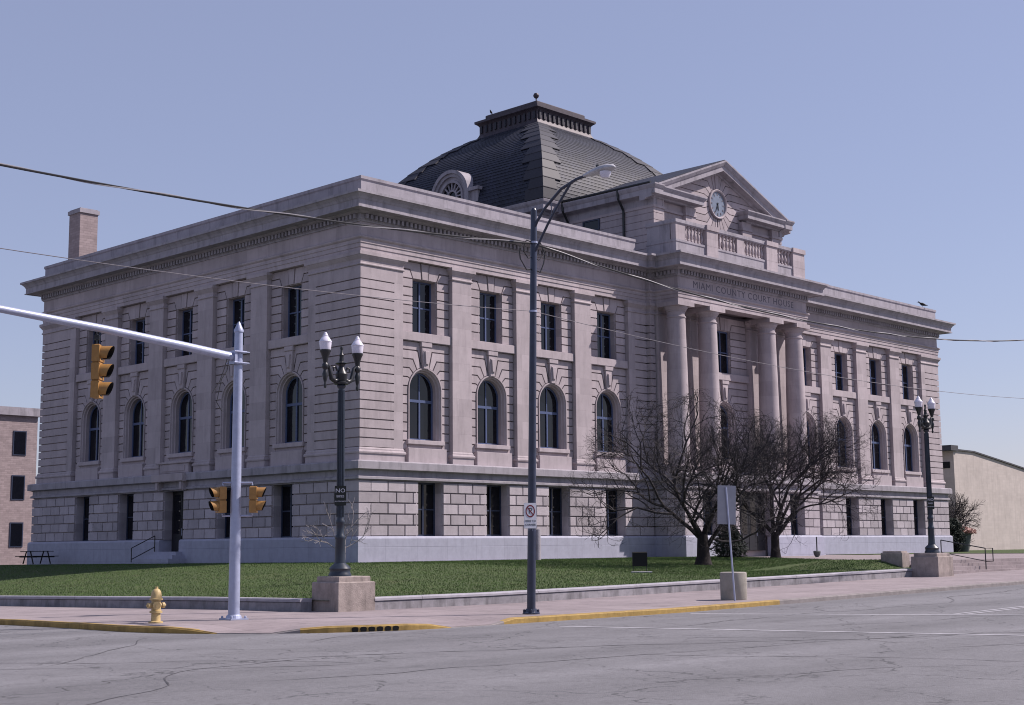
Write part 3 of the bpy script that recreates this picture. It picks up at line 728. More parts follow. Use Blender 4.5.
# window in the left flank
rect_window(lambda u, w, z: (WX0-w, u, z), 4.7, .7, 20.45, 21.16, .075, False, frm=m_frame)
at2 = MB()
wp = [(WX0, 8.6), (WX0, -.3), (WX1, -.3), (WX1, 8.6)]
at2.sweep([(WX0, 8.6), (WX0, -.3), (WX0+.3, -.3)], [(-.3, 21.3), (0, 21.3), (.04, 21.34), (.04, 21.72), (.12, 21.78), (.5, 21.86), (.55, 21.88), (.55, 22.18), (.6, 22.24), (.68, 22.4), (.68, 22.48), (-.3, 22.52)])
at2.build('attic_cornice', m_corn, ch); at2 = MB()
at2.sweep([(WX1-.3, -.3), (WX1, -.3), (WX1, 8.6)], [(-.3, 21.3), (0, 21.3), (.04, 21.34), (.04, 21.72), (.12, 21.78), (.5, 21.86), (.55, 21.88), (.55, 22.18), (.6, 22.24), (.68, 22.4), (.68, 22.48), (-.3, 22.52)])
for x0_, x1_ in ((WX0+.02, WX0+.9), (WX1-.9, WX1-.02)): q_ = MB(); q_.box(x0_, x1_, -.28, .3, 21.30, 21.77); q_.build('attic_pier', m_plain, ch)
# horizontal cornice pieces either side of the clock
cp = [(-.3, 21.75), (.05, 21.75), (.1, 21.85), (.5, 21.9), (.5, 22.14), (.56, 22.2), (.64, 22.34), (.64, 22.42), (-.3, 22.46)]
at2.build('attic_cornice', m_corn, ch); at2 = MB()
at2.sweep([(WX0+.3, -.3), (26.95, -.3), (26.95, .1)], cp); at2.build('attic_cornice', m_corn, ch); at2 = MB(); at2.sweep([(32.75, .1), (32.75, -.3), (WX1-.3, -.3)], cp)
at2.build('attic_cornice', m_corn, ch)
for a, b in ((WX0+.9, 23.95), (26.15, 27.2), (32.3, 33.35), (35.75, WX1-.9)):
    ap = MB(); ap.box(a, b, -.3, .3, 18.1, 21.76); ap.box(a-.05 if a > WX0+1 else a, b+.05 if b < WX1-1 else b, -.36, .02, 21.18, 21.34); ap.build('attic_pier', m_plain, ch)
for pth in ([(WX0, 8), (WX0, -.3), (WX0+.9, -.3)], [(WX1-.9, -.3), (WX1, -.3), (WX1, 8)]): ap = MB(); ap.sweep(pth, [(-.2, 21.18), (.06, 21.18), (.06, 21.34), (-.2, 21.36)]); ap.build('attic_band', m_plain, ch)
for a, b in ((23.95, 26.15), (33.35, 35.75)):
    ap = MB(); ap.box(a, b, -.02, .3, 18.1, 21.76); ap.box(a, b, -.12, .0, 21.15, 21.32); ap.build('attic_panel', m_plain, ch)
# tympanum with joints radiating from the clock
ty = MB(); ZK = 22.55; RK = .98; sl_ = .385; ZA = 24.72
TT = lambda u, w, z: (PM+u, .0-w, z)
zr = lambda u: ZA-sl_*abs(u)
ty.prism([(-6.2, 22.2), (6.2, 22.2), (6.2, zr(6.2)), (0, zr(0)), (-6.2, zr(6.2))], -.5, -.05, TT); ty.prism(rect(-2.6, 2.6, 18.1, 22.2), -.5, -.05, TT)
def jline(j):
    th_ = {0: 2, 1: 19, 2: 37, 3: 55, 4: 72, -1: -17, -2: -34, -3: -50, -4: -66, -5: -80}[j]; t = R(th_); z = ZK+.46*j+.02
    p = (RK*math.cos(t), ZK+RK*math.sin(t))
    if abs(j) >= 1: ue = (z-ZK)/math.tan(t)
    else: ue = p[0]+.3
    ue = max(ue, p[0]*1.02)
    edge = 2.56 if z < 22.6 else min((ZA-z)/sl_, 6.2)
    ue = min(ue, edge-.05)
    return [p, (ue, z), (edge, z)], t
for s in (-1, 1):
    for j in range(-5, 4):
        (lo, ta), (hi, tb) = jline(j), jline(j+1)
        tm = (ta+tb)/2; mid = (RK*math.cos(tm), ZK+RK*math.sin(tm))
        poly = lo+[q for q in ([(2.56, ZK+.02), ] if False else [])]+hi[::-1]+[mid]
        if lo[-1][0] == 2.56 and hi[-1][0] > 2.6: poly = lo[:-1]+[(2.56, lo[-1][1])]+[(2.56, hi[-1][1]-.3)] + [(hi[-1][0], max(hi[-1][1]-.3, 22.46))]+hi[::-1]+[mid]
        ty.prism([(s*a, z) for a, z in poly], -.06, .0, TT, TN(), (.022, .05))
    (lo, ta) = jline(4); a1 = R(82)
    ty.prism([(s*a, z) for a, z in [lo[0], lo[1], (min(lo[1][0]+.2, .8), lo[1][1]), (.16+.1, ZA-.1), (RK*math.cos(a1), ZK+RK*math.sin(a1))]], -.06, 0, TT, TN(), (.022, .05))
    (lo, ta) = jline(-5)
    ty.prism([(s*a, z) for a, z in [(RK*math.cos(R(-88)), ZK+RK*math.sin(R(-88))), (.05, 20.1), (lo[1][0], 20.1), lo[1], lo[0]]], -.06, 0, TT, TN(), (.022, .05))
    ty.prism([(s*a, z) for a, z in rect(lo[1][0]+.0, 2.56, 18.2, lo[1][1])], -.06, 0, TT, TN(), (.022, .05))
ty.prism([(-RK*math.cos(R(82)), ZK+RK*math.sin(R(82))), (RK*math.cos(R(82)), ZK+RK*math.sin(R(82))), (.24, ZA-.15), (-.24, ZA-.15)], -.06, .03, TT, .6, (.02, .04))
ty.build('tympanum', m_stone, ch)
rk = MB()
zz = lambda u, off: 24.55+off-.392*abs(u)
prf = [(.35, .0), (-.05, 0), (-.12, .1), (-.6, .14), (-.6, .14), (-.62, .42), (-.7, .5), (-.82, .7), (-.82, .80), (.35, .84)]
vs = []; us = [-7.62, 0, 7.62]
for u in us:
    for y_, o_ in prf: vs.append((PM+u, y_-.0, zz(u, o_)))
m_ = len(prf); rk.add(vs, [(i*m_+k, (i+1)*m_+k, (i+1)*m_+(k+1) % m_, i*m_+(k+1) % m_) for i in range(2) for k in range(m_)]+[tuple(range(m_)), tuple(2*m_+k for k in range(m_-1, -1, -1))])
rk.build('raking_cornice', m_corn, ch)
wr = MB()
for s in (-1, 1):
    wr.add([(PM, -.7, zz(0, .86)), (PM+s*7.4, -.7, zz(7.4, .86)), (PM+s*7.4, 9.5, zz(7.4, .86)), (PM, 9.5, zz(0, .86)), (PM, -.7, zz(0, .7)), (PM+s*7.4, -.7, zz(7.4, .7)), (PM+s*7.4, 9.5, zz(7.4, .7)), (PM, 9.5, zz(0, .7))],
           [(0,1,2,3),(7,6,5,4),(0,4,5,1),(1,5,6,2),(2,6,7,3),(3,7,4,0)])
wr.build('wing_roof', m_slate, ch)
gt = MB(); gt.tube([(22.27, -.6, 22.55), (22.27, 7.0, 22.6)], .09, 8); gt.build('gutter', m_black, ch)
for y in (2.0, 7.2 if False else 6.6):
    dp = MB(); dp.tube([(22.25, y, 22.5), (22.3, y, 22.0), (22.8, y+.0, 21.3), (22.8, y, 18.2)], .08, 8); dp.build('downpipe', m_black, ch)
# clock
ck = MB(); ck.lathe([(RK, -.06), (RK, .10), (RK-.05, .13), (RK-.13, .09), (RK-.16, .0), (RK-.16, -.06)], (PM, 0, ZK), 40, axis='y')
# lathe along y: mirror so the ring faces the street
ck.v = [(x, -y-.02, z) for x, y, z in ck.v]
cko = ck.build('clock', m_plain, ch, smooth=True)
dl = MB(); dl.lathe([(0, 0), (RK-.15, 0), (RK-.15, .03), (0, .03)], (PM, -.03, ZK), 36, axis='y'); dl.build('dial', m_clock, cko)
hn = MB()
for a, l, wd in ((R(205), .6, .035), (R(168), .42, .05)):
    d = Vector((math.sin(a), 0, math.cos(a))); n_ = Vector((math.cos(a), 0, -math.sin(a))); c0 = Vector((PM, -.05, ZK))
    q = [c0-d*.12-n_*wd, c0-d*.12+n_*wd, c0+d*l+n_*wd*.4, c0+d*l-n_*wd*.4]
    hn.add([tuple(p) for p in q]+[tuple(p+Vector((0, -.02, 0))) for p in q], [(0,1,2,3),(7,6,5,4),(0,4,5,1),(1,5,6,2),(2,6,7,3),(3,7,4,0)])
hn.build('hands', m_black, cko)
nm = MB()
for i in range(12):
    a = R(30*i); d = Vector((math.sin(a), 0, math.cos(a))); n_ = Vector((math.cos(a), 0, -math.sin(a))); c0 = Vector((PM, -.034, ZK))
    q = [c0+d*.58-n_*.035, c0+d*.58+n_*.035, c0+d*.75+n_*.045, c0+d*.75-n_*.045]
    nm.add([tuple(p) for p in q]+[tuple(p+Vector((0, -.015, 0))) for p in q], [(0,1,2,3),(7,6,5,4),(0,4,5,1),(1,5,6,2),(2,6,7,3),(3,7,4,0)])
nm.build('hour_marks', m_letter, cko)

# --- dome
DX, DY = 29.6, 15.7
prof_d = [(8.72, 22.62), (8.68, 23.4), (8.45, 24.4), (7.98, 25.5), (7.32, 26.5), (6.55, 27.4), (5.7, 28.25), (4.8, 29.0), (3.95, 29.6), (3.1, 30.08)]
def dome_at(z):
    for (h0, z0), (h1, z1) in zip(prof_d, prof_d[1:]):
        if z <= z1: return h0+(h1-h0)*(z-z0)/(z1-z0)
    return prof_d[-1][0]
# smooth the sampled profile
def dh(z):
    return (dome_at(z-.25 if z > 22.9 else z)+2*dome_at(z)+dome_at(min(z+.25, 30.08)))/4
sq = lambda h, cx=DX, cy=DY: [(cx-h, cy-h), (cx+h, cy-h), (cx+h, cy+h), (cx-h, cy+h)]
dm = MB(); N = 30; zs = []
z = 22.62
zs = [22.62]
while zs[-1] < 30.0:
    zc = zs[-1]; slope = (dh(zc)-dh(zc+.1))/.1; step = .27/math.sqrt(1+slope*slope); zs.append(min(zc+step, 30.08))
pr = [(-2, 22.0)]
for a, b in zip(zs, zs[1:]):
    pr += [(dh(a)+.03-3, a), (dh(b)+.0-3, b)]
pr += [(-2, 30.08)]
dm.sweep(sq(3), pr, closed=True); dm.build('dome', m_slate, ch)
NSL = 13; hz = [22.7+(30.0-22.7)*(1-(1-i/NSL)**1.35) for i in range(NSL+1)]
for ci in range(4):
    hp = MB()
    for i in range(NSL):
        z1, z2 = hz[i], hz[i+1]; h1, h2 = dh(z1), dh(z2); d = (1.5, 1.1)[i % 2]*(1-.35*i/NSL)
        c = sq(h2)[ci]; p_, n_ = sq(h2)[ci-1], sq(h2)[(ci+1) % 4]
        u1 = (Vector(p_)-Vector(c)).normalized(); u2 = (Vector(n_)-Vector(c)).normalized()
        hp.sweep([tuple(Vector(c)+u1*d), c, tuple(Vector(c)+u2*d)], [(-.1, z1), (h1-h2+.10, z1), (h1-h2+.10, z1+.04), (.07, z2+.03), (-.1, z2+.03)], tone=TN())
    hp.build('hip_slabs', m_hip, ch)
bs = MB(); bs.sweep(sq(8.3), [(-.6, 18.0), (0, 18.0), (0, 21.75), (-.6, 21.75)], closed=True)
bs.build('dome_base_wall', m_plain, ch)
bc = MB(); bc.sweep(sq(8.3), [(-.6, 21.74), (.05, 21.74), (.12, 21.9), (.42, 21.98), (.45, 22.0), (.45, 22.3), (.56, 22.46), (.6, 22.6), (.6, 22.63), (-.6, 22.66)], closed=True)
bc.build('dome_cornice', m_corn, ch)
# lantern: flared skirt, panelled wall with upright ribs, cornice, top slab, ball finial
ln = MB(); ln.sweep(sq(2.7), [(-.5, 29.9), (.52, 29.9), (.48, 30.08), (.32, 30.2), (.22, 30.38), (.18, 30.5), (.18, 31.05), (.22, 31.12), (.3, 31.2), (.42, 31.28), (.45, 31.3), (.45, 31.46), (-.5, 31.5)], closed=True)
ln.sweep(sq(2.45), [(-2.4, 31.46), (.12, 31.46), (.12, 31.9), (.06, 31.96), (-2.4, 31.98)], closed=True)
lo = ln.build('lantern', m_lantern, ch)
rb = MB()
for (a, b) in zip(sq(2.88), sq(2.88)[1:]+sq(2.88)[:1]):
    d = Vector((b[0]-a[0], b[1]-a[1])); l = d.length; d.normalize(); n_ = Vector((d.y, -d.x))
    for i in range(12):
        p = Vector(a)+d*(l*(i+.5)/12)
        q = [(p+d*s*.09+n_*w_) for s, w_ in ((-1, -.02), (1, -.02), (1, .09), (-1, .09))]
        rb.add([(v.x, v.y, zz_) for zz_ in (30.55, 31.08) for v in q], [(0,3,2,1),(4,5,6,7),(0,1,5,4),(1,2,6,5),(2,3,7,6),(3,0,4,7)], .5)
rb.build('brackets', m_hip, lo)
fn = MB(); fx, fy = DX-2.45, DY-2.45+.05
fn.lathe([(.04, 31.9), (.05, 32.1), (.04, 32.12), (.14, 32.18), (.21, 32.30), (.21, 32.38), (.14, 32.5), (0, 32.55)], (fx, fy, 0), 14); fn.build('ball_finial', m_lantern, lo, smooth=True)
# round dormer on the left slope
TD = lambda u, w, z: (21.05-w, 15.55+u, z)
dr = MB(); zc_ = 24.30; Rr = 1.84
def half_ring(mb, r0, r1, w0, w1, T, zc, zb, n=22):
    a = rng(0, math.pi, n)
    for i in range(n):
        p = [(math.cos(t)*q, zc+math.sin(t)*q) for t, q in ((a[i], r1), (a[i+1], r1), (a[i+1], r0), (a[i], r0))]
        mb.prism(p, w0, w1, T)
    for s in (-1, 1): mb.prism(rect(min(s*r0, s*r1), max(s*r0, s*r1), zb, zc), w0, w1, T)
half_ring(dr, 1.6, Rr, -2.6, .32, TD, zc_, 23.4); half_ring(dr, 1.38, 1.6, -2.3, .20, TD, zc_, 23.4); half_ring(dr, 1.15, 1.38, -2.0, .06, TD, zc_, 23.4); half_ring(dr, .98, 1.15, -1.8, .14, TD, zc_, 23.4)
dr.prism(rect(-2.6, -Rr, 22.6, 24.35), -1.6, .1, TD); dr.prism(rect(Rr, 2.6, 22.6, 24.35), -1.6, .1, TD)
dr.prism(rect(-2.78, -Rr, 24.35, 24.58), -1.6, .28, TD); dr.prism(rect(Rr, 2.78, 24.35, 24.58), -1.6, .28, TD)
dr.prism(rect(-1.6, 1.6, 22.6, 23.4), -1.6, .1, TD)
do = dr.build('dormer', m_corn, ch)
dg = MB(); dg.prism([(math.cos(t)*1.0, zc_+math.sin(t)*1.0) for t in rng(0, math.pi, 20)]+[(-1, 23.4), (1, 23.4)], -.12, -.06, TD); dg.build('pane', m_glass, do)
ds = MB(); half_ring(ds, .38, .50, -.06, .06, TD, zc_, 23.5, 14)
for a in rng(0, math.pi, 8):
    c_, s_ = math.cos(a), math.sin(a); q = [(c_*.45-s_*.05, zc_+s_*.45+c_*.05), (c_*.45+s_*.05, zc_+s_*.45-c_*.05), (c_*1.0+s_*.05, zc_+s_*1.0-c_*.05), (c_*1.0-s_*.05, zc_+s_*1.0+c_*.05)]
    ds.prism(q, -.06, .05, TD)
ds.build('glazing_bars', m_corn, do)
# chimney
cm_ = MB(); cm_.box(1.0, 2.25, 29.25, 30.65, 17.9, 22.3); co_ = cm_.build('chimney', m_brickch, ch)
cm2 = MB(); cm2.box(.92, 2.33, 29.17, 30.73, 22.3, 22.55); cm2.box(1.0, 2.25, 29.25, 30.65, 22.55, 22.62); cm2.build('chimney_cap', m_corn, co_)


# ------------------------------------------------------------------ street furniture
def lz(x, y): return H(x, y)
# --- double globe lamps on concrete pedestals
def pedestal(x0, x1, y0, y1, zt, label, grp):
    z0 = H((x0+x1)/2, y0)-.15
    o = thing('lamp_pedestal', label, 'pedestal', ((x0+x1)/2, (y0+y1)/2, z0), grp)
    hx, hy = (x1-x0)/2, (y1-y0)/2; h = zt-z0
    b = MB(); b.cbox(-hx, hx, -hy, hy, 0, h-.14, .025); b.build('block', m_ped, o)
    c = MB(); c.cbox(-hx+.09, hx-.09, -hy+.09, hy-.09, h-.15, h, .02); c.build('top_step', m_ped, o)
    return o
pedestal(-20.52, -19.29, -23.76, -22.66, -.05, 'stained square concrete pedestal under the nearest lamp at the corner', 'lamp pedestals')
pedestal(9.35, 10.62, -24.92, -23.72, .27, 'square concrete pedestal under the far lamp beside the entrance steps', 'lamp pedestals')
def globe_lamp(x, y, z, label):
    o = thing('street_lamp', label, 'street lamp', (x, y, z), 'two globe street lamps')
    p = MB(); p.lathe([(.30, 0), (.30, .05), (.27, .09), (.27, .16), (.29, .20), (.24, .26), (.15, .34), (.135, .45), (.12, .95), (.135, .98), (.135, 1.04), (.105, 1.08), (.10, 1.35), (.12, 1.38), (.12, 1.44), (.10, 1.48), (.092, 1.55), (.078, 4.95), (.10, 4.97), (.12, 5.02), (.10, 5.06), (.085, 5.08), (0, 5.1)], (0, 0, 0), 20)
    for i in range(12):   # fluting
        a = 2*math.pi*i/12; ca, sa = math.cos(a), math.sin(a)
        p.tube([(.098*ca, .098*sa, 1.55), (.083*ca, .083*sa, 4.9)], .013, 5)
    p.build('post', m_lampblue, o, smooth=True)
    a = MB()
    a.lathe([(.19, 5.06), (.20, 5.10), (.12, 5.14), (.15, 5.22), (.17, 5.34), (.11, 5.44), (.075, 5.55), (.10, 5.60), (.17, 5.63), (.07, 5.68), (.055, 5.80), (.07, 5.85), (.04, 5.90), (.03, 6.0), (0, 6.01)], (0, 0, 0), 14)
    for s in (-1, 1):
        a.tube([(s*.05, 0, 5.22), (s*.22, 0, 5.14), (s*.34, 0, 5.20), (s*.38, 0, 5.36), (s*.42, 0, 5.52), (s*.50, 0, 5.58), (s*.55, 0, 5.52)], [.075, .07, .065, .055, .045, .045, .05], 10)
        a.tube([(s*.14, 0, 5.42), (s*.2, 0, 5.52), (s*.28, 0, 5.5), (s*.27, 0, 5.40)], [.03, .03, .03, .02], 7)
        a.lathe([(0, 4.92), (.03, 4.94), (.045, 5.0), (.025, 5.06), (.05, 5.14), (.085, 5.30), (.055, 5.38), (.05, 5.42), (.09, 5.47), (.09, 5.55), (.055, 5.60), (.075, 5.70), (.125, 5.86), (.15, 5.90), (.15, 5.945), (0, 5.95)], (s*.55, 0, 0), 14)
    a.lathe([(0, 5.98), (.035, 6.0), (.045, 6.04), (.035, 6.08), (0, 6.1)], (0, 0, 0), 10)
    a.build('bracket', m_black, o, smooth=True)
    for s in (-1, 1):
        g = MB(); g.lathe([(.125, 5.945), (.14, 5.97), (.155, 6.10), (.165, 6.19), (.175, 6.20), (.175, 6.215), (.145, 6.26), (.10, 6.33), (.075, 6.355), (.08, 6.37), (.055, 6.40), (.05, 6.43), (.03, 6.46), (0, 6.47)], (s*.55, 0, -.05), 20)
        g.build('globe', m_globe, o, smooth=True)
    return o
globe_lamp(-20.0, -23.17, -.05, 'tall dark lamp with two acorn globes on the corner pedestal, nearest of the two')
globe_lamp(10.02, -24.33, .27, 'farther dark lamp with two acorn globes in front of the right wing')
def sgn_frame(loc, nrm):
    n = Vector(nrm).normalized(); zx = Vector((0,0,1)); xx = zx.cross(n).normalized()
    m = Matrix((xx, zx, n)).transposed().to_4x4(); m.translation = Vector(loc); return m
def plate(name, label, cat, loc, nrm, w_, h_, face, back, group=None, r=.02, thick=.012):
    o = thing(name, label, cat, loc, group); o.matrix_world = sgn_frame(loc, nrm)
    pts = []
    for cx, cy, a0 in ((w_/2-r, h_/2-r, 0), (-w_/2+r, h_/2-r, 90), (-w_/2+r, -h_/2+r, 180), (w_/2-r, -h_/2+r, 270)):
        pts += [(cx+r*math.cos(R(a0+t)), cy+r*math.sin(R(a0+t))) for t in (0, 30, 60, 90)]
    b = MB(); b.prism(pts, -thick, 0, lambda u, w, z: (u, z, w)); b.build('plate', back, o)
    f = MB(); f.prism([(x*.985, y*.985) for x, y in pts], .0, .002, lambda u, w, z: (u, z, w)); f.build('face', face, o)
    return o
TM = lambda x, y, z=.004: Matrix.Translation((x, y, z))
def small_sign(x, y, z, label):
    o = plate('parking_sign', label, 'sign', (x-.07, y-.08, z), (-.64, -.77, 0), .30, .52, m_signk, m_signk, 'small dark signs on the lamp posts')
    text("NO", .15, o, TM(0, .13), m_white, extr=.001, sx=1.1); text("BIKES", .085, o, TM(0, -.02), m_white, extr=.001)
    text("SKATEBOARDS", .044, o, TM(0, -.15), m_white, extr=.001)
small_sign(-20.0, -23.17, 2.05, 'small dark green NO BIKES sign on the nearest lamp post')
small_sign(10.02, -24.33, 2.3, 'small dark green NO BIKES sign on the far lamp post')

# --- traffic signal pole with mast arm
sx_, sy_ = -24.42, -24.75; sz = H(sx_, sy_)
sp = thing('traffic_signal_pole', 'pale grey steel signal pole with long mast arm at the corner', 'signal pole', (sx_, sy_, sz))
p = MB(); p.lathe([(.135, .05), (.098, 6.72), (.115, 6.73), (.115, 6.78), (.02, 6.98), (0, 6.98)], (0, 0, 0), 24); p.build('pole', m_galv, sp, smooth=True)
p = MB(); p.box(-.24, .24, -.24, .24, 0, .035); p.lathe([(.19, .03), (.17, .09), (.14, .12), (0, .12)], (0, 0, 0), 20)
for a in (-1, 1):
    for b in (-1, 1): p.lathe([(.028, .03), (.028, .07), (.015, .09), (0, .09)], (a*.19, b*.19, 0), 8)
p.build('base_plate', m_galv, sp)
p = MB(); za = 5.17-sz; p.tube([(-.08, 0, za), (-1.5, 0, za+.14), (-3.5, 0, za+.32), (-6, 0, za+.50), (-9.5, 0, za+.62)], [.105, .10, .09, .078, .06], 18); p.build('mast_arm', m_galv, sp, smooth=True)
p = MB(); p.box(-.16, .14, -.15, .15, za-.16, za-.11); p.box(-.16, .14, -.15, .15, za+.11, za+.16); p.box(-.19, -.12, -.14, .14, za-.16, za+.16)
for zz2 in (za-.13, za+.13):
    for b in (-1, 1): p.tube([(-.22, b*.16, zz2), (.2, b*.16, zz2)], .018, 6)
p.build('arm_clamp', m_galv, sp)
p = MB(); p.tube([(-.35, -.05, za-.06), (-.42, -.05, za-.3), (-.55, -.05, za-.62), (-.75, -.05, za-.9)], .012, 5); p.tube([(-.3, -.06, za-.06), (-.36, -.06, za-.35), (-.5, -.06, za-.55), (-.62, -.05, za-1.1), (-.45, -.03, za-1.3)], .01, 5); p.build('loose_wire', m_cable, sp)
def head(name, label, loc, face, n, size=.40, hang=None, grp=None, cat='traffic signal', visor=1):
    """n-section signal head, faces along `face`"""
    o = thing(name, label, cat, loc, grp); fv = Vector((face[0], face[1], 0)).normalized(); o.rotation_euler[2] = math.atan2(fv.y, fv.x)+math.pi/2
    # local: faces -Y
    h = size; r_h = size*.44
    b = MB()
    for i in range(n):
        z = -h*(i+1); b.cbox(-r_h, r_h, -.02, .15, z+.012, z+h-.012, .02)
    b.box(-r_h*.8, r_h*.8, .0, .14, -h*n+.01, -.01)
    b.build('housing', m_head, o)
    v = MB(); vi = MB()
    for i in range(n):
        zc = -h*(i+.5); rr = size*.40; N_ = 18; L1, L2 = size*.66, size*.36
        a0 = R(-50); a1 = R(230)
        ring = []
        for k in range(N_+1):
            t = a0+(a1-a0)*k/N_; s_ = math.sin(t); dd = L2+(L1-L2)*(max(s_, -.77)+.77)/1.77
            ring.append((t, dd))
        vs = []
        for t, dd in ring:
            c_, s_ = math.cos(t), math.sin(t)
            vs += [(rr*c_, -.02, zc+rr*s_), (rr*c_, -.02-dd, zc+rr*s_), ((rr-.006)*c_, -.02-dd, zc+(rr-.006)*s_), ((rr-.006)*c_, -.02, zc+(rr-.006)*s_)]
        f_out = [(k*4, k*4+1, k*4+5, k*4+4) for k in range(N_)]; f_in = [(k*4+2, k*4+3, k*4+7, k*4+6) for k in range(N_)]+[(k*4+1, k*4+2, k*4+6, k*4+5) for k in range(N_)]
        v.add(vs, f_out); vi.add(vs, f_in)
        ln_ = MB(); ln_.lathe([(0, -.06), (rr*.5, -.05), (rr*.96, -.022), (rr*.96, -.0), (0, 0)], (0, -.0, zc), 20, axis='y'); ln_.build('lens', m_lens, o, smooth=True)
    vo = v.build('visor', m_head, o, smooth=True, recalc=False); vi.build('visor_lining', m_visor, vo, recalc=False)
    if hang: hang(o)
    return o
def hang_arm(o):
    k = MB(); k.tube([(0, .1, -.02), (0, .1, .42)], .022, 8); k.box(-.05, .05, .04, .16, .10, .2); k.tube([(-.06, .1, .2), (.06, .1, .2)], .03, 8); k.build('hanger', m_black, o)
head('traffic_light', 'yellow three section traffic light hanging from the mast arm', (-27.95, -24.62, 5.17), (.66, -.75), 3, .40, hang_arm)
def hang_side(dx):
    def f(o):
        k = MB()
        for z in (.04, -.86): k.tube([(0, .1, z), (0, .1, z-.05 if z > 0 else z+.06)], .02, 6)
        k.build('bracket', m_galv, o)
    return f
# pedestrian heads either side of the pole, held by short pipes
def lower_head(off, face, label):
    x, y = sx_+off[0], sy_+off[1]
    o = head('pole_signal', label, (x, y, 2.14), face, 2, .315, None, 'two section heads on the pole')
    fv = Vector((face[0], face[1], 0)).normalized(); back = Vector((x, y))+Vector((-fv.x, -fv.y))*.1
    c = MB()
    for z in (2.22, 1.45):
        c.tube([(back.x, back.y, z-.06 if z > 2 else z+.05), (back.x, back.y, z), (sx_+off[0]*.2, sy_+off[1]*.2, z)], .022, 8)
    ob = c.build('bracket', m_galv, None); ob.parent = o; bpy.context.view_layer.update(); ob.matrix_parent_inverse = o.matrix_world.inverted()
bpy.context.view_layer.update()
lower_head((-.31, .25), (-.95, .25), 'yellow two section signal on the left side of the pole')
lower_head((.36, -.31), (.72, -.69), 'yellow two section signal on the right side of the pole')

# --- cobra head street light
px0, py0 = -18.57, -28.7; pz = H(px0, py0); lean = Vector((.13, -.11))
def pol(z): t_ = (z-pz)/9.8; return (px0+lean.x*t_, py0+lean.y*t_, z)
sl = thing('street_light', 'tall dark blue street light pole with cobra head over the kerb', 'street light', (0, 0, 0))
p = MB(); p.tube([pol(z) for z in (pz+.02, .5, 2, 4, 6, 8, 9.05)], [.105, .102, .098, .092, .086, .08, .078], 20); p.lathe([(.08, 0), (.05, .06), (0, .08)], pol(9.04), 12); p.build('pole', m_pole, sl, smooth=True)
p = MB(); p.lathe([(.21, 0), (.21, .03), (.15, .06), (.13, .13), (0, .13)], (px0, py0, pz), 16)
for a in range(4): p.lathe([(.03, .03), (.03, .1), (0, .12)], (px0+.17*math.cos(R(45+90*a)), py0+.17*math.sin(R(45+90*a)), pz), 6)
p.build('base', m_pole, sl)
q0 = Vector(pol(8.55)); arm_pts = []
for y_, z_ in ((0, 0), (-.12, .2), (-.43, .52), (-.95, .88), (-1.45, 1.03), (-1.75, 1.06)): arm_pts.append((q0.x, q0.y+y_, q0.z+z_))
p = MB(); p.tube(arm_pts, .038, 10); l0 = Vector(pol(8.0)); p.tube([l0+Vector((0, -.06, 0)), l0+Vector((0, -.5, .62)), l0+Vector((0, -.95, 1.16)), l0+Vector((0, -1.3, 1.54))], .032, 10)
p.tube([(q0.x, q0.y-.6, q0.z+.64), (q0.x, q0.y-.62, q0.z+.22)], .016, 6)
p.build('arm', m_pole, sl, smooth=True)
p = MB(); a0 = Vector(arm_pts[-1])
sec = [(0, .05, .05), (.12, .075, .07), (.3, .13, .10), (.55, .17, .12), (.78, .17, .11), (.92, .11, .07), (.98, .03, .02)]
vs = []; n_ = 14
for d_, rw, rh in sec:
    for k in range(n_):
        t = 2*math.pi*k/n_; vs.append((a0.x+rw*math.cos(t), a0.y-d_+.05, a0.z+.05*d_+rh*math.sin(t)*(1 if math.sin(t) > 0 else .55)))
p.add(vs, [(i*n_+k, i*n_+(k+1) % n_, (i+1)*n_+(k+1) % n_, (i+1)*n_+k) for i in range(len(sec)-1) for k in range(n_)]+[tuple(range(n_)), tuple((len(sec)-1)*n_+k for k in range(n_-1, -1, -1))])
lum = p.build('luminaire', m_lumi, sl, smooth=True)
p = MB(); p.lathe([(0, -.17), (.08, -.15), (.13, -.08), (.14, 0), (0, 0)], (a0.x, a0.y-.62, a0.z-.02), 14); p.build('refractor', m_globe, lum, smooth=True)
p = MB(); p.lathe([(.04, 0), (.04, .07), (0, .08)], (a0.x, a0.y-.38, a0.z+.13), 8); p.build('photocell', m_black, lum)
p = MB()
for z in (8.2, 6.45, 1.05): p.lathe([(.0, 0), (.10, 0), (.10, .05), (0, .05)], pol(z), 14)
p.build('clamp_band', m_galv, sl)
p = MB(); bx = Vector(pol(.35)); p.lathe([(0, 0), (.10, 0), (.10, .74), (0, .76)], (bx.x+.17, bx.y-.02, bx.z), 12); p.build('control_box', m_conc, sl, smooth=True)
p = MB()
for s, w_ in ((-1, .52), (1, .42)):
    p.tube([pol(8.22), tuple(Vector(pol(8.22))+Vector((s*.25, 0, .03))), tuple(Vector(pol(8.1))+Vector((s*w_, 0, -.1))), tuple(Vector(pol(7.75))+Vector((s*(w_-.04), 0, 0))), tuple(Vector(pol(7.5))+Vector((s*.25, 0, 0))), pol(7.55)], .016, 6)
    p.tube([tuple(Vector(pol(8.2))+Vector((s*.3, 0, .02))), tuple(Vector(pol(7.95))+Vector((s*.36, 0, 0))), tuple(Vector(pol(7.8))+Vector((s*.2, 0, 0))), pol(7.85)], .013, 6)
p.build('wire_loop', m_cable, sl)
o = plate('no_parking_sign', 'white no parking sign with red ring on the street light pole', 'sign', tuple(Vector(pol(1.42))+Vector((-.135, -.075, 0))), (-.45, -.89, 0), .32, .62, m_white, m_sign)
rg = MB(); a = rng(0, 2*math.pi, 30)
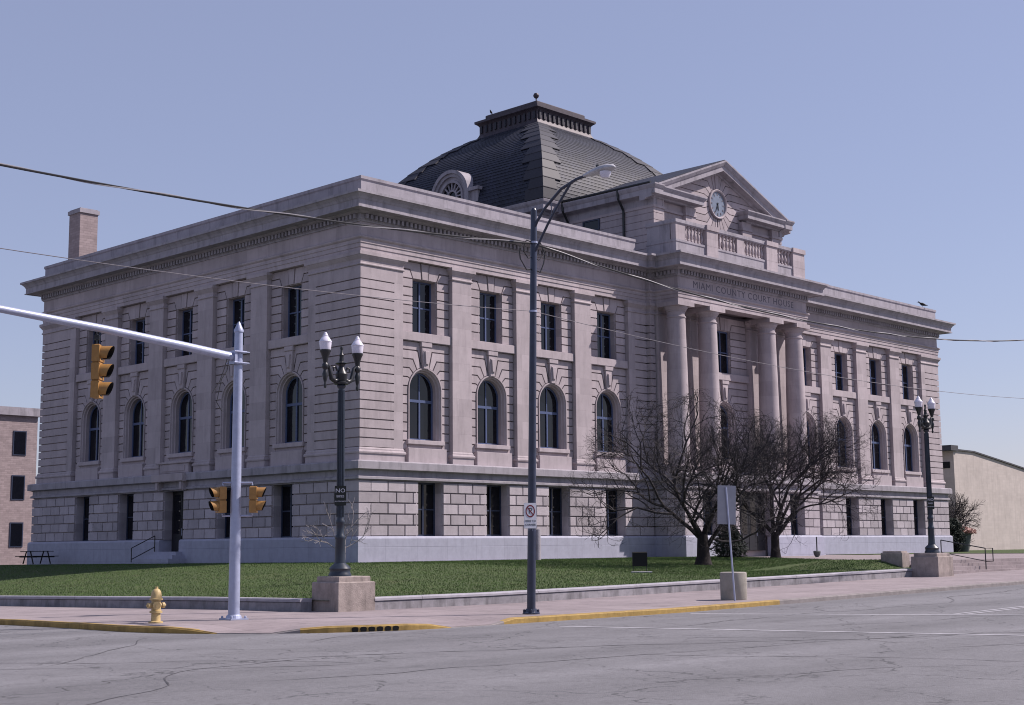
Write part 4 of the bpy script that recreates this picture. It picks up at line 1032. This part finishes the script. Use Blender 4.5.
for i in range(30): rg.prism([(math.cos(t)*q*.12, .11+math.sin(t)*q*.15) for t, q in ((a[i], 1), (a[i+1], 1), (a[i+1], .80), (a[i], .80))], .002, .006, lambda u, w, z: (u, z, w))
rg.prism([(-.09, .20), (-.075, .222), (.09, .02), (.075, 0)], .002, .007, lambda u, w, z: (u, z, w)); rg.build('ring', m_red, o)
text("P", .2, o, TM(0, .11, .003), m_signk, extr=.001); text("HERE TO", .07, o, TM(0, -.13), m_signk, extr=.001); text("CORNER", .07, o, TM(0, -.22), m_signk, extr=.001)

# --- hydrant
hx, hy = -26.33, -24.5
hy_o = thing('fire_hydrant', 'pale yellow fire hydrant on the pavement near the left kerb', 'hydrant', (hx, hy, H(hx, hy)))
p = MB(); p.lathe([(.16, 0), (.16, .035), (.105, .05), (.10, .22), (.14, .225), (.14, .27), (.105, .275), (.105, .50), (.145, .505), (.145, .545), (.125, .55), (.12, .60), (.105, .68), (.075, .735), (.035, .76), (.035, .80), (0, .80)], (0, 0, 0), 20); p.build('barrel', m_hyd, hy_o, smooth=True)
for nm_, d_, r_c, l_ in (('hose_outlet', (-1, .1), .055, .20), ('hose_outlet', (1, -.1), .055, .20), ('steamer_outlet', (-.45, -.9), .075, .2)):
    d_ = Vector((d_[0], d_[1], 0)).normalized(); p = MB(); c0 = Vector((0, 0, .39))
    p.tube([c0, c0+d_*(l_-.05)], r_c*.8, 12); p.tube([c0+d_*(l_-.06), c0+d_*l_], r_c*1.15, 12); p.tube([c0+d_*l_, c0+d_*(l_+.035)], r_c*.4, 5); p.build(nm_, m_hyd, hy_o)
# --- concrete litter bin and sign post
tx, ty_ = -9.70, -28.38
bn = thing('litter_bin', 'round exposed aggregate concrete litter bin on the pavement', 'litter bin', (tx, ty_, H(tx, ty_)))
p = MB(); p.lathe([(0, 0), (.37, 0), (.38, .02), (.385, .74), (.38, .77), (.34, .79), (.31, .78), (.30, .70), (0, .68)], (0, 0, 0), 32); p.build('tub', m_agg, bn, smooth=True)
p = MB(); p.lathe([(0, .69), (.29, .69), (.29, .74), (.27, .75), (0, .75)], (0, 0, 0), 24); p.build('liner', m_visor, bn, smooth=True)
gx, gy = -10.33, -28.86; g0 = Vector((gx, gy, H(gx, gy))); g1 = Vector((gx-.16, gy+.08, 2.3))
ps = thing('sign_post', 'thin blue grey signpost in front of the round litter bin', 'sign post', (0, 0, 0))
p = MB(); p.tube([g0, g1], .026, 8); p.build('post', m_galv, ps)
gm = g0+(g1-g0)*.845
o = plate('traffic_sign', 'blank grey back of a tall street sign on the thin post', 'sign', tuple(gm+Vector((.03, .05, 0))), (.60, .80, 0), .54, 1.10, m_white, m_sign)
o.rotation_euler.rotate_axis('Z', R(2))

# --- cables
def cable(label, pts, r, m, wrap=None, n=40):
    o = thing('power_cable', label, 'cable', (0, 0, 0), 'cables across the street')
    mb = MB(); mb.tube(pts, r, 6); mb.build('cable', m, o)
    if wrap:
        w2 = MB(); k = 0; acc = 0
        P_ = [Vector(q) for q in pts]; tot = []
        dense = []
        for a, b in zip(P_, P_[1:]):
            m_s = max(2, int((b-a).length/.12)); dense += [a+(b-a)*i/m_s for i in range(m_s)]
        hel = [q+Vector((0, math.cos(i*.24)*r*1.1, math.sin(i*.24)*r*1.1)) for i, q in enumerate(dense)]
        w2.tube(hel, r*.55, 5); w2.build('lashed_wire', wrap, o)
def sag(p, q, s, n=24, ext=0):
    p, q = Vector(p), Vector(q); return [p+(q-p)*(i/n)-Vector((0, 0, 4*s*(i/n)*(1-i/n))) for i in range(n+1)]
AP = Vector(pol(8.2))
cable('thick twisted overhead cable running left from the street light', sag(AP, (-48, -28.9, 8.3), .72), .022, m_cable, m_cablel)
cable('thick twisted overhead cable running right from the street light', sag(AP, (14.5, -28.9, 9.2), 1.05), .022, m_cable, m_cablel)
AQ = Vector(pol(6.48))
cable('thin lower cable running left from the street light', sag(AQ, (-48, -28.9, 6.6), .52), .008, m_cable2)
cable('thin lower cable running right from the street light', sag(AQ, (20, -28.9, 6.9), .72), .008, m_cable2)

# --- small things on the lawn and forecourt
x, y = .31, -16.87; z = lawn_z(x, y)
o = thing('lawn_marker', 'dark square marker box on thin legs standing on the lawn', 'marker', (x, y, z), None, R(-40))
p = MB(); p.cbox(-.29, .29, -.05, .09, .24, .80, .03); p.build('box', m_visor, o)
for s in (-1, 1): p = MB(); p.tube([(s*.27, .02, 0), (s*.27, .02, .26)], .016, 6); p.build('leg', m_black, o)
p = MB(); p.cbox(-.42, .38, -.55, -.2, -.03, .035, .01); p.build('slab', m_cap, o)
x, y = 27.2, -8.2
o = thing('urn', 'dark urn with a thin upright rod on the forecourt path', 'urn', (x, y, -.075))
p = MB(); p.lathe([(.12, 0), (.10, .04), (.16, .10), (.20, .22), (.21, .32), (.17, .36), (.15, .30), (0, .30)], (0, 0, 0), 18); p.build('bowl', m_pot, o, smooth=True)
p = MB(); p.tube([(0, 0, .2), (.0, 0, 1.15)], .035, 7); p.build('rod', m_black, o)
o = thing('cheek_block', 'low plain concrete block at the end of the entrance steps', 'block', (10.76, -22.25, -.42))
p = MB(); p.cbox(-.33, .28, -.5, .5, 0, .70, .02); p.build('block', m_ped, o); p = MB(); p.cbox(-.27, .22, -.44, .44, .69, .77, .02); p.build('top_step', m_ped, o)
o = thing('stair_handrail', 'black iron handrail descending the entrance steps', 'handrail', (16.3, -23.6, -.5))
p = MB(); p.tube([(0, 0, -.1), (0, 0, .92), (0, -.35, .92), (0, -.35, .35), (0, 0, .35)], .026, 7); p.build('post', m_black, o); p = MB(); p.tube([(0, 2.1, .3), (0, 2.1, 1.30)], .026, 7); p.build('post', m_black, o)
p = MB(); p.tube([(0, 0, .92), (0, 2.1, 1.30)], .024, 7); p.build('rail', m_black, o); p = MB(); p.tube([(0, 0, .35), (0, 2.1, .75)], .018, 7); p.build('rail', m_black, o)

# side entrance: steps and handrail
sb = MB(); c = BLc[2]
for k in range(3): sb.box(-.36-.38*(3-k), -.34, c-1.25-.22*(2-k), c+1.25+.22*(2-k), -.2+.001*k, .19*(k+1))
sb.box(-.5, .4, c-.95, c+.95, 0, .555); sb.build('side_steps', m_wt, ch)
o = thing('side_handrail', 'black pipe handrail beside the steps of the shaded side door', 'handrail', (-.45, c+1.35, 0))
p = MB(); p.tube([(0, 0, .0), (0, 0, 1.45)], .028, 7); p.build('post', m_black, o); p = MB(); p.tube([(-1.45, .0, 0), (-1.45, .0, .78)], .028, 7); p.build('post', m_black, o)
for dz in (0, -.62): p = MB(); p.tube([(-1.45, 0, .78+dz), (0, 0, 1.45+dz)], .026, 7); p.build('rail', m_black, o)
# picnic table
o = thing('picnic_table', 'dark picnic table in the shade against the left wall', 'picnic table', (-2.0, 27.6, -.09), None, R(8))
p = MB(); 
for i in range(4): p.box(-.9, .9, -.38+.195*i, -.20+.195*i, .72, .76)
p.build('table_top', m_visor, o)
for s in (-1, 1):
    p = MB(); p.box(-.9, .9, s*.75-.12, s*.75+.12, .43, .47); p.build('bench', m_visor, o)
    p = MB(); p.tube([(s*.6, -.5, 0), (s*.6, -.2, .72)], .04, 5); p.tube([(s*.6, .5, 0), (s*.6, .2, .72)], .04, 5); p.tube([(s*.6, -.85, .41), (s*.6, .85, .41)], .035, 5); p.build('leg_frame', m_visor, o)

# birds
def bird(x, y, z, label, s=1, rz=0):
    o = thing('bird', label, 'bird', (x, y, z), 'perched birds', rz); b = MB(); n_ = 10
    sec = [(-.24, .012, .02), (-.15, .03, .03), (-.08, .06, .06), (0, .078, .085), (.08, .07, .10), (.13, .045, .15), (.17, .04, .20), (.21, .028, .205), (.235, .008, .20)]
    vs = [(x_*s, r2*s*math.cos(2*math.pi*k/n_), (z_+.08+r2*math.sin(2*math.pi*k/n_))*s) for x_, r2, z_ in sec for k in range(n_)]
    b.add(vs, [(i*n_+k, i*n_+(k+1) % n_, (i+1)*n_+(k+1) % n_, (i+1)*n_+k) for i in range(len(sec)-1) for k in range(n_)])
    b.tube([(.02*s, .03*s, 0), (0, .03*s, .12*s)], .008*s, 4); b.tube([(.02*s, -.03*s, 0), (0, -.03*s, .12*s)], .008*s, 4); b.tube([(.23*s, 0, .285*s), (.28*s, 0, .275*s)], [.012*s, .003*s], 5)
    b.build('body', m_bird, o, smooth=True)
bird(57.2, .1, 18.95, 'black bird perched on the parapet of the right wing', 1.6, R(120))
bird(DX-2.45, DY+2.1, 31.97, 'small dark bird on the left end of the roof lantern', 1.0, R(200))

# ------------------------------------------------------------------ trees
def tree(base, label, limbs, env_c, env_r, seed, lens, rads, trunk, kids=(2, 1), mat_t=None, mat_c=None, cat='tree', name='bare_tree', maxd=6, group=None, spread=(25, 55), rise=.1):
    rn = random.Random(seed); o = thing(name, label, cat, base, group)
    tr_, cr_ = MB(), MB()
    def jit(d, a):
        ax = d.orthogonal().normalized(); ax.rotate(Matrix.Rotation(rn.uniform(0, 2*math.pi), 3, d))
        return (Matrix.Rotation(a, 3, ax) @ d).normalized()
    ec, er = Vector(env_c), Vector(env_r)
    def outside(p):
        q = p-ec; return (q.x/er.x)**2+(q.y/er.y)**2+(q.z/er.z)**2
    def grow(p, d, depth, r):
        L = lens[depth]*rn.uniform(.7, 1.25); ns = 4 if depth < 3 else 3; pts = [p]; q = p.copy(); dd = d.copy()
        for i in range(ns):
            dd = jit(dd, rn.uniform(.05, .28) if depth else rn.uniform(.03, .2)); dd.z += rise*rn.uniform(-.5, 1) if depth > 0 else 0
            if outside(q) > .9: dd = (dd-(q-ec).normalized()*.25)
            dd.normalize(); q = q+dd*(L/ns); pts.append(q.copy())
        r2 = rads[min(depth+1, len(rads)-1)]
        mb = tr_ if depth == 0 else cr_
        mb.tube(pts, [r+(r2-r)*i/ns for i in range(ns+1)], 8 if depth == 0 else (5 if depth < 3 else 3), cap=depth < 2)
        if depth >= maxd or outside(q) > 1.25: return
        nk = kids[0]+(1 if rn.random() < .12 else 0)
        for _ in range(nk): grow(q, jit(dd, R(rn.uniform(*spread))*.75), depth+1, r2)
        for _ in range(kids[1] if rn.random() < (.92 if depth < 4 else .48) else 0):
            i = rn.randint(1, ns-1); grow(pts[i], jit(dd, R(rn.uniform(35, 70))), depth+1, r2*.9)
    tr_.tube([Vector((0, 0, -.15)), Vector((0, 0, .05))]+[Vector(t) for t in trunk[1]], trunk[0], 14)
    for l in limbs: grow(Vector(l[0]), Vector(l[1]).normalized(), 0, l[2])
    tr_.build('trunk', mat_t or m_bark, o, smooth=True); cr_.build('crown', mat_c or m_twig, o)
    return o
R_ = Vector((.77, -.64, 0)); Fw = Vector((.64, .77, 0)); Z_ = Vector((0, 0, 1))
dv = lambda a, b, c: R_*a+Fw*b+Z_*c
b1 = (8.8, -13.7, lawn_z(8.8, -13.7))
tree(b1, 'wide bare tree with twisted trunk left of the street sign', [(dv(-.12, 0, 1.2), dv(-.9, .1, .75), .10), (dv(-.05, .05, 1.35), dv(-.35, .5, 1.1), .11), (dv(.06, 0, 1.35), dv(.12, -.5, 1.3), .12), (dv(.1, .02, 1.3), dv(.45, .3, 1.1), .10), (dv(.16, 0, .75), dv(1.0, -.2, .75), .11), (dv(-.1, 0, 1.25), dv(-.75, -.6, .8), .10)],
     dv(-1.0, 0, 4.2), (7.2, 5.2, 3.5), 11, [2.3, 1.75, 1.25, .82, .62, .48, .38, .30], [.10, .068, .045, .029, .018, .011, .0075, .005, .004],
     ([.56, .40, .30, .26, .23], [dv(.02, 0, .4), dv(0, 0, .9), dv(0, 0, 1.4)]), maxd=7)
b2 = (19.5, -10.5, lawn_z(19.5, -10.5))
tree(b2, 'bare tree with forked V shaped trunk right of the street sign', [(dv(-.1, 0, 1.25), dv(-.85, .1, .9), .11), (dv(-.05, 0, 1.4), dv(-.25, .3, 1.4), .12), (dv(.08, 0, 1.4), dv(.3, -.3, 1.3), .12), (dv(.12, 0, 1.2), dv(.95, .1, .85), .13), (dv(.12, 0, 1.3), dv(.7, .5, 1.0), .10)],
     dv(.6, 0, 4.0), (6.8, 5.2, 3.8), 29, [2.2, 1.7, 1.2, .85, .62, .5, .4, .3], [.10, .066, .043, .028, .018, .011, .0075, .005, .004],
     ([.40, .28, .22, .20], [dv(0, 0, .5), dv(0, 0, 1.35)]), maxd=7)
tree((66, 3.5, -.05), 'bare shrubby tree in front of the beige warehouse', [(dv(0, 0, .5), dv(a, b, 1.0), .09) for a, b in ((-.5, 0), (.1, .4), (.6, -.1), (.2, -.5), (1.0, .1))],
     dv(.6, 0, 3.0), (3.9, 3.6, 2.9), 5, [1.3, 1.0, .8, .6, .5, .4], [.08, .055, .036, .024, .018, .013, .010], ([.2, .16, .14], [dv(0, 0, .6)]), maxd=5)
bs_ = (-13.5, -15.4, lawn_z(-13.5, -15.4))
tree(bs_, 'pale leafless sapling on the lawn behind the nearest lamp', [(dv(0, 0, 1.0), dv(-.5, .1, 1), .022), (dv(0, 0, 1.3), dv(.45, -.1, 1), .02), (dv(0, 0, .9), dv(-.9, 0, .6), .018), (dv(0, 0, 1.1), dv(.9, .2, .5), .018)],
     dv(0, 0, 2.2), (1.7, 1.4, 1.6), 3, [.75, .5, .35, .25], [.02, .013, .010, .008, .006], ([.035, .03, .026], [dv(.02, 0, 1.4)]), maxd=3, mat_t=m_pale, mat_c=m_pale, name='sapling', kids=(2, 1))
# needle / leaf clumps
def leafy(name, label, cat, base, prof_r, h, n, m, seed, size=.10, trunk=True):
    rn = random.Random(seed); o = thing(name, label, cat, base)
    t_ = MB(); t_.tube([(0, 0, -.1), (0, 0, h*.6)], [.06, .03], 7); t_.build('trunk', m_bark, o)
    c_ = MB()
    for i in range(n):
        z = h*rn.random(); a = rn.uniform(0, 2*math.pi); rmax = prof_r(z/h)*(1+.14*math.sin(a*5+z*7)+.10*math.sin(a*9-z*11)); rr = rmax*math.sqrt(rn.uniform(.12, 1))
        p = Vector((rr*math.cos(a), rr*math.sin(a), z)); u = Vector((rn.gauss(0,1), rn.gauss(0,1), rn.gauss(0,.7))).normalized(); v = u.orthogonal().normalized(); s_ = size*rn.uniform(.6, 1.3)
        c_.add([p-u*s_, p+v*s_*.35, p+u*s_, p-v*s_*.35], [(0,1,2,3)], rn.random())
    c_.build('crown', m, o, recalc=False); return o
leafy('evergreen_shrub', 'small dark conical evergreen behind the street sign post', 'shrub', (20.9, -6.6, -.08), lambda t: 1.0*(1-t**1.6)*(.55+.45*min(1, t*5))+.05, 2.15, 5200, m_ever, 1, .10)
leafy('evergreen_bush', 'dark rounded evergreen bush at the far right corner of the courthouse', 'bush', (60.5, .4, -.05), lambda t: 1.0*math.sqrt(max(0, 1-(2*t-1)**2*.85)), 2.6, 5200, m_ever, 2, .12)
o = thing('flower_pot', 'big dark tapered pot of pink blossom beside the evergreen bush', 'plant pot', (62.0, .1, -.05))
p = MB(); p.lathe([(0, 0), (.38, 0), (.62, 1.35), (.66, 1.36), (.66, 1.45), (.58, 1.44), (0, 1.38)], (0, 0, 0), 22); p.build('pot', m_pot, o, smooth=True)
rn = random.Random(4); fm = MB()
for i in range(1500):
    a = rn.uniform(0, 6.28); rr = 1.0*math.sqrt(rn.random()); p_ = Vector((rr*math.cos(a), rr*math.sin(a), 1.45+rn.random()*.62*(1-rr*.6))); u = Vector((rn.gauss(0,1), rn.gauss(0,1), rn.gauss(0,1))).normalized(); v = u.orthogonal().normalized(); s_ = .06*rn.uniform(.6, 1.4)
    fm.add([p_-u*s_, p_+v*s_, p_+u*s_, p_-v*s_], [(0,1,2,3)], rn.random())
fm.build('blossom', m_flower, o, recalc=False)

# ------------------------------------------------------------------ background buildings
wb_ = thing('warehouse', 'plain beige windowless warehouse behind the right end of the courthouse', 'warehouse', (0, 0, 0))
p = MB(); poly = [(80, -1), (118, -1), (118, 5.6), (104, 6.9), (92, 8.3), (84, 9.2), (80, 9.25)]
p.prism(poly, -45, -9.6, lambda u, w, z: (u, -w, z)); p.build('wall', m_beige, wb_)
p = MB()
for a, b in zip(poly[2:], poly[3:]): p.prism([(a[0], a[1]+.002), (a[0], a[1]+.14), (b[0], b[1]+.14), (b[0], b[1]+.002)], -45.1, -9.45, lambda u, w, z: (u, -w, z))
p.build('roof_edge', m_roofing, wb_)
p = MB(); p.box(79.2, 80.6, 9.4, 13.2, 9.2, 9.7); p.build('parapet_cap', m_roofing, wb_)
p = MB(); p.box(79.93, 79.995, 10.0, 11.6, 7.6, 8.2); p.build('vent', m_visor, wb_)
lb_ = thing('distant_building', 'distant pinkish brick building beyond the left end of the courthouse', 'building', (0, 0, 0))
p = MB(); p.box(-14, 15.6, 62, 80, -2, 12.2); p.build('wall', m_brickch, lb_); p = MB(); p.box(-14.3, 15.9, 61.7, 80.3, 12.2, 12.9); p.build('cornice', m_corn, lb_)
for r_i, z in enumerate((1.0, 5.0, 8.8)):
    for i in range(9):
        p = MB(); xw = -12.2+3.2*i; p.box(xw, xw+1.2, 61.94, 62.1, z, z+2.1); q = p.build('window', m_frame, lb_); g_ = MB(); g_.box(xw+.1, xw+1.1, 61.92, 62.0, z+.1, z+2.0); g_.build('pane', m_glass, q)

# ------------------------------------------------------------------ road markings and drain
def strip(a, b, w_, m, dz=.006):
    mb = MB(); a, b = Vector(a), Vector(b); d = (b-a).normalized(); n_ = Vector((-d.y, d.x))*w_/2; k = 16; vs = []
    for i in range(k+1):
        p = a+(b-a)*i/k
        for s in (-1, 1): q = p+n_*s; vs.append((q.x, q.y, H(q.x, q.y)-.13+dz))
    mb.add(vs, [(2*i, 2*i+1, 2*i+3, 2*i+2) for i in range(k)]); return mb
mk = strip((-16.0, -30.3), (-9.15, -39.0), .16, m_paint)
strip((-14.2, -30.2), (-10.2, -39.6), .20, m_paint).build('road_marking', m_paint, kind='structure', recalc=False)
strip((-20.4, -31.3), (-16.6, -44), .20, m_paint).build('road_marking', m_paint, kind='structure', recalc=False)
strip((-11.3, -36.0), (60, -35.6), .12, m_paint).build('road_marking', m_paint, kind='structure', recalc=False)
strip((-11.3, -36.3), (60, -35.9), .12, m_paint, .007).build('road_marking', m_paint, kind='structure', recalc=False)
# tar seams and wandering cracks in the asphalt
m_tar = mat('tar_seam', (.065, .063, .07), .8, var=.3, vscale=5)
rq = random.Random(21)
def seam(p, ang, length, wd):
    p = Vector(p); vs = []; n = int(length/.35); mb = MB(); a = ang
    for i in range(n+1):
        a += rq.gauss(0, .16)+(ang-a)*.12; d = Vector((math.cos(a), math.sin(a))); nn = Vector((-d.y, d.x)); w_ = wd*rq.uniform(.35, 1.25)*(1 if 2 < i < n-2 else .3)
        for s_ in (-1, 1): q = p+nn*w_*s_/2; vs.append((q.x, q.y, H(q.x, q.y)-.13+.004))
        p = p+d*.35
    mb.add(vs, [(2*i, 2*i+1, 2*i+3, 2*i+2) for i in range(n)]); mb.build('tar_seam', m_tar, kind='structure', recalc=False)
for p, a, l, w_ in (((-31, -33.4), -.62, 34, .045), ((-27.5, -30.8), .02, 26, .035), ((-33, -36.6), -.05, 16, .03), ((-26, -37), -.75, 14, .035), ((-24.5, -31.5), -.9, 9, .028), ((-36, -38), .45, 9, .03), ((-35, -31), -.4, 8, .03),
                    ((-20, -33.2), .03, 40, .04), ((-17.5, -35.5), -.3, 12, .03), ((-30, -41), .15, 7, .025), ((-33.5, -28), -1.2, 10, .03), ((-22, -40.5), -.5, 9, .03), ((-28, -27), -2.6, 8, .03)): seam(p, a, l, w_)
# drain mouths in the yellow corner kerb
dri = MB()
pts_c = [p for p in kp2 if dropped(*p) < .02 and -25.2 < p[0] < -22.6 and p[1] < -27.5]
dr_o = thing('storm_drain', 'row of dark drain mouths in the yellow corner kerb', 'drain', (0, 0, 0))
cx_, cy_ = KX+CR, KY+CR
for i in range(6):
    a = R(64+2.0*i); d = Vector((-math.cos(a), -math.sin(a))); c0 = Vector((cx_, cy_))+d*(CR+.018); t_ = Vector((-d.y, d.x))
    z = H(c0.x, c0.y); poly = []
    for u, v in ((-.06, -.125), (.06, -.125), (.075, -.06), (.05, -.03), (0, -.022), (-.05, -.03), (-.075, -.06)): poly.append((u, v))
    mb = MB(); vs = [(c0.x+t_.x*u+d.x*e, c0.y+t_.y*u+d.y*e, z+v) for e in (-.1, .006) for u, v in poly]; n_ = len(poly)
    mb.add(vs, [tuple(range(n_)), tuple(range(2*n_-1, n_-1, -1))]+[(k, (k+1) % n_, n_+(k+1) % n_, n_+k) for k in range(n_)]); mb.build('drain_mouth', m_iron, dr_o)

# ------------------------------------------------------------------ grass
rn = random.Random(9); gv = []; gf = []; gt_ = []
def blade(x, y, z, h, s):
    a = rn.uniform(0, 6.283); b = rn.uniform(0, 6.283); ln2 = h*rn.uniform(.1, .7); n = len(gv); c_, s_ = math.cos(a)*s, math.sin(a)*s
    gv.extend([(x-c_, y-s_, z-.01), (x+c_, y+s_, z-.01), (x+math.cos(b)*ln2, y+math.sin(b)*ln2, z+h)]); gf.append((n, n+1, n+2)); gt_.append(rn.random())
cnt = 0
while cnt < 230000:
    x = rn.uniform(-20.5, 26); y = -23.35+rn.random()**1.25*(23 if x > -.5 else 55)
    if not lawn_keep(x, y) or (-.4 < x and y > -.45): continue
    if y > 30: continue
    blade(x, y, lawn_z(x, y), rn.uniform(.02, .06), .011); cnt += 1
g = MB(); g.v = gv; g.f = gf; g.t = gt_; g.build('grass', m_grass, recalc=False, kind='stuff')
